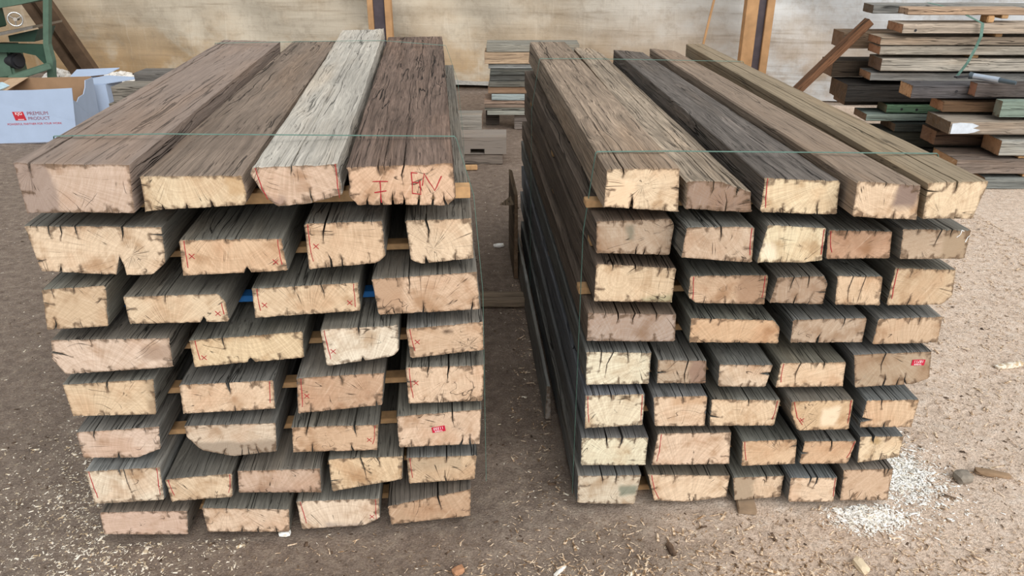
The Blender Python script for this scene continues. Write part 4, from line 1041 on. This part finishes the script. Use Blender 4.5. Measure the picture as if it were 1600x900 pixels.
F_ = -.0012
slab('logo', [(fx(26), F_, fz(171)), (fx(28), F_, fz(184.5)), (fx(44.5), F_, fz(184.5)), (fx(42), F_, fz(171))], (0, .001, 0), MAT['print_red'], t)
X90 = (math.pi / 2, 0, 0)
lettering('KJG', .034, (fx(34.8), F_ - .0004, fz(174)), X90, MAT['white'], t, sx=1.0)
slab('logo_line', [(fx(32), F_ - .0006, fz(182.6)), (fx(41), F_ - .0006, fz(182.6)), (fx(41), F_ - .0006, fz(183.4)), (fx(32), F_ - .0006, fz(183.4))], (0, .0006, 0), MAT['white'], t)
lettering('PREMIUM', .040, (fx(63), F_, fz(174.3)), X90, MAT['print_grey'], t, sx=1.0)
lettering('PRODUCT', .036, (fx(63.5), F_, fz(182)), X90, MAT['print_grey'], t, sx=1.0)
lettering('POWERFUL PARTNER FOR YOUR WORK', .023, (fx(55), F_, fz(190.3)), X90, MAT['print_red'], t, sx=1.0)
slab('plastic_bag', [(-.62, .1, .30), (-.55, .1, .42), (-.60, .1, .45), (-.80, .1, .44), (-.84, .1, .30)], (0, .2, 0), plain('pale_blue_bag', 'bcd6e2', .4, .4), t)

t = empty('cardboard_box', (-3.63, 7.06, 0), rz); tag(t, 'small white box with loose white flaps behind the printed box', 'box', 'white cardboard boxes')
Wd, Dp, Ht = .42, .42, .345
for nm, pts, e in (('front_panel', [(-Wd, 0, 0), (0, 0, 0), (0, 0, Ht), (-Wd, 0, Ht)], (0, q, 0)), ('side_panel', [(0, q, 0), (0, Dp, 0), (0, Dp, Ht), (0, q, Ht)], (-q, 0, 0)),
                   ('side_panel', [(-Wd, q, 0), (-Wd, Dp, 0), (-Wd, Dp, Ht), (-Wd, q, Ht)], (q, 0, 0)), ('back_panel', [(-Wd, Dp, 0), (0, Dp, 0), (0, Dp, Ht), (-Wd, Dp, Ht)], (0, -q, 0)),
                   ('flap', [(-Wd, .02, Ht - .01), (-.01, .005, Ht + .002), (.20, .42, Ht - .02), (-.12, .40, Ht + .01)], (0, 0, q)), ('flap', [(-Wd, .3, Ht + .008), (-.12, Dp, Ht + .02), (-.05, Dp + .15, Ht + .05), (-Wd, Dp + .1, Ht + .05)], (0, 0, q))):
    slab(nm, pts, e, MAT['card_white'], t)

# ------------------------------------------------------------------ litter on the ground
def shards(name, n, place, size, mat, label, cat, seed, thin=.25, up=0.):
    rg = random.Random(seed); V = []; F = []
    for _ in range(n):
        x, y = place(rg)
        if in_stack(x, y): continue
        L = size[0] * math.exp(rg.gauss(0, .45)); w_ = L * rg.uniform(size[1], size[2]); h = max(.0008, w_ * thin)
        a = rg.uniform(0, 6.28); tl = rg.gauss(0, .25); zz = ground_z(x, y) + .0004 + up * rg.random()
        ux, uy = math.cos(a), math.sin(a); b = len(V)
        for i, (s, q) in enumerate(((-1, -1), (1, -.7), (1, .6), (-1, 1))):
            V.append((x + ux * L / 2 * s - uy * w_ / 2 * q, y + uy * L / 2 * s + ux * w_ / 2 * q, zz + (1 + s) * L / 2 * abs(tl) * .5))
        V.append((x, y, zz + h + L / 2 * abs(tl) * .5))
        F += [(b, b + 1, b + 4), (b + 1, b + 2, b + 4), (b + 2, b + 3, b + 4), (b + 3, b, b + 4)]
    o = link(name, V, F, mat); tag(o, label, cat, None, 'stuff'); return o
def vary(name, *cols):
    g = G(name, .9, .15); r = g.noise(g.obj(), 60, 0)
    n = len(cols); return g.done(g.ramp(r, *[(.3 + .4 * i / max(1, n - 1), lin(c)) for i, c in enumerate(cols)]))
pale = vary('pale_chip_wood', 'b9a88f', 'd9ccb6', 'efe8da', 'c8b08e'); tan = vary('tan_shred_wood', '6f5a45', 'c2a587', 'ecd8be', '97795a'); barkm = vary('bark_crumbs', '3f332a', '5d4c3f', '73604f')
whitem = vary('white_shaving_wood', 'd8d4ca', 'f4f2ec', 'fbfaf6', 'e6e0d2')
shards('pale_wood_chips', 9000, lambda r: (-1.02 - abs(r.gauss(0, .32)) + (.25 if r.random() < .3 else 0), 1.95 + r.gauss(0, .34)), (.0055, .25, .6), pale, 'pale wood chips scattered on the ground left of the left stack', 'wood chips', 1)
shards('scattered_wood_chips', 9000, lambda r: (r.uniform(-3.6, 2.6), 1.05 + 4.2 * r.random() ** 1.7), (.0055, .25, .6), pale, 'thinly scattered pale wood chips over the whole floor', 'wood chips', 2)
shards('tan_wood_shreds', 26000, lambda r: (2.9 - 2.9 * r.random() ** 1.5 , .95 + 4.0 * r.random() ** 1.4), (.012, .1, .3), tan, 'tan shredded wood fibres covering the ground at the right', 'wood shreds', 3, up=.005)
shards('front_wood_shreds', 9000, lambda r: (.75 + r.gauss(0, .6), 1.45 + r.gauss(0, .16)), (.011, .1, .3), tan, 'tan shredded wood fibres on the ground before the right stack', 'wood shreds', 4, up=.005)
shards('bark_crumbs', 6000, lambda r: (r.uniform(-3, 3), 1.0 + 4.5 * r.random() ** 1.6), (.008, .3, .7), barkm, 'dark bark crumbs littering the whole floor', 'bark', 5)
WPA, WPB = (1.27, 2.06), (1.09, 1.85)
def wp(r):
    k = r.random()
    if k < .5: return (WPA[0] + r.gauss(0, .055), WPA[1] + r.gauss(0, .07))
    if k < .8: return (WPB[0] + r.gauss(0, .055), WPB[1] + r.gauss(0, .03))
    return (WPA[0] - .02 + r.gauss(0, .1), WPA[1] + r.gauss(0, .12))
shards('white_shavings', 6500, wp, (.0065, .3, .6), whitem, 'patch of white wood shavings at the right corner of the right stack', 'wood shavings', 6, up=.004)

def chunk(name, c, size, rz, label, mat, seed, cat='offcut', tilt=.1):
    rg = random.Random(seed); b = bmesh.new(); bmesh.ops.create_icosphere(b, subdivisions=2, radius=1)
    for v in b.verts:
        k = max(abs(v.co.x), abs(v.co.y), abs(v.co.z)); v.co = v.co / k ** .8
        v.co *= 1 + .16 * mnoise.noise(v.co * 1.6 + Vector((seed * 3.1, 0, 0)))
        v.co = Vector((v.co.x * size[0] / 2, v.co.y * size[1] / 2, v.co.z * size[2] / 2))
    me = bpy.data.meshes.new(name); b.to_mesh(me); b.free(); me.materials.append(mat)
    o = bpy.data.objects.new(name, me); C.objects.link(o); o.location = (c[0], c[1], ground_z(c[0], c[1]) + size[2] * .42 + c[2]); o.rotation_euler = (rg.uniform(-tilt, tilt), rg.uniform(-tilt, tilt), rz)
    tag(o, label, cat); return o
MAT['offwood'] = plain('greyed_offcut', '97826c', .9, .1, var=.15); tanm = plain('offcut_wood', 'a89478', .9, .15, var=.15, scale=40)
stick('wood_offcut', (.729, 1.93, .0), (.055, .13, .019), -.12, 'flat wooden offcut lying half under the bottom layer of the right stack', 'offcut', 'offwood')
chunk('wood_offcut', (.982, 1.652, 0), (.030, .055, .02), .25, 'small pale chip of wood in front of the right stack', plain('pale_offcut', 'd9c8ab', .9, .1), 2)
chunk('wood_offcut', (-.672, 1.775, 0), (.034, .022, .016), .1, 'small pale splinter at the foot of the left stack', whitem, 3)
chunk('wood_offcut', (-.150, 1.635, 0), (.034, .028, .018), .5, 'small orange-brown lump of wood at the front of the floor', plain('orange_lump', 'b58868', .9, .1), 4)
chunk('stone', (1.467, 2.03, 0), (.055, .05, .035), .2, 'small grey-brown stone lying beyond the white shavings', plain('stone_grey', '8d8478', .9, .2, var=.2, scale=60), 5, 'stone')
chunk('bark_piece', (1.574, 2.05, 0), (.11, .028, .02), -.25, 'flat brown bark strip right of the small stone', plain('bark_strip', '927a62', .9, .1, var=.2), 6, 'bark')
chunk('wood_offcut', (2.03, 2.74, 0), (.12, .03, .02), .15, 'pale stick lying on the ground far to the right', pale, 7)
chunk('wood_offcut', (.134, 1.64, 0), (.055, .01, .01), .9, 'thin pale splinter on the floor between the stacks at the front', whitem, 8)
chunk('wood_offcut', (.32, 1.62, 0), (.075, .010, .01), .7, 'thin tan splinter on the floor before the right stack', pale, 9)
chunk('wood_offcut', (.46, 1.72, 0), (.018, .05, .02), .2, 'small dark chip half buried before the right stack', barkm, 10)
chunk('wood_offcut', (-.075, 4.05, 0), (.06, .03, .02), .2, 'white splinter on the floor in the gap between the stacks', whitem, 11)

# pale rubble under the tarpaulin at the left
rg = random.Random(77); V = []; F = []
for _ in range(420):
    x = rg.uniform(-5.4, -3.55); y = wall_y(x) - .05 + rg.gauss(0, .14); r = rg.uniform(.02, .06)
    hh = max(0, .07 - .25 * abs(y - wall_y(x) + .05)); z = rg.random() * hh + r * .4
    b = bmesh.new(); bmesh.ops.create_icosphere(b, subdivisions=1, radius=r); o_ = len(V); sc = Vector((rg.uniform(.7, 1.5), rg.uniform(.7, 1.3), rg.uniform(.5, .9)))
    R = Matrix.Rotation(rg.uniform(0, 6), 3, 'Z')
    for v in b.verts:
        p = R @ Vector((v.co.x * sc.x, v.co.y * sc.y, v.co.z * sc.z)) * (1 + .25 * mnoise.noise(v.co * 30 + Vector((x, y, 0)) * 9)); V.append((x + p.x, y + p.y, z + p.z))
    b.verts.index_update()
    F += [tuple(v.index + o_ for v in f.verts) for f in b.faces]; b.free()
o = link('pale_rubble', V, F, MAT['pale_outside']); tag(o, 'heap of white rubble along the foot of the tarpaulin at the left', 'rubble', None, 'stuff')
assert len(set(CHECK)) > 0
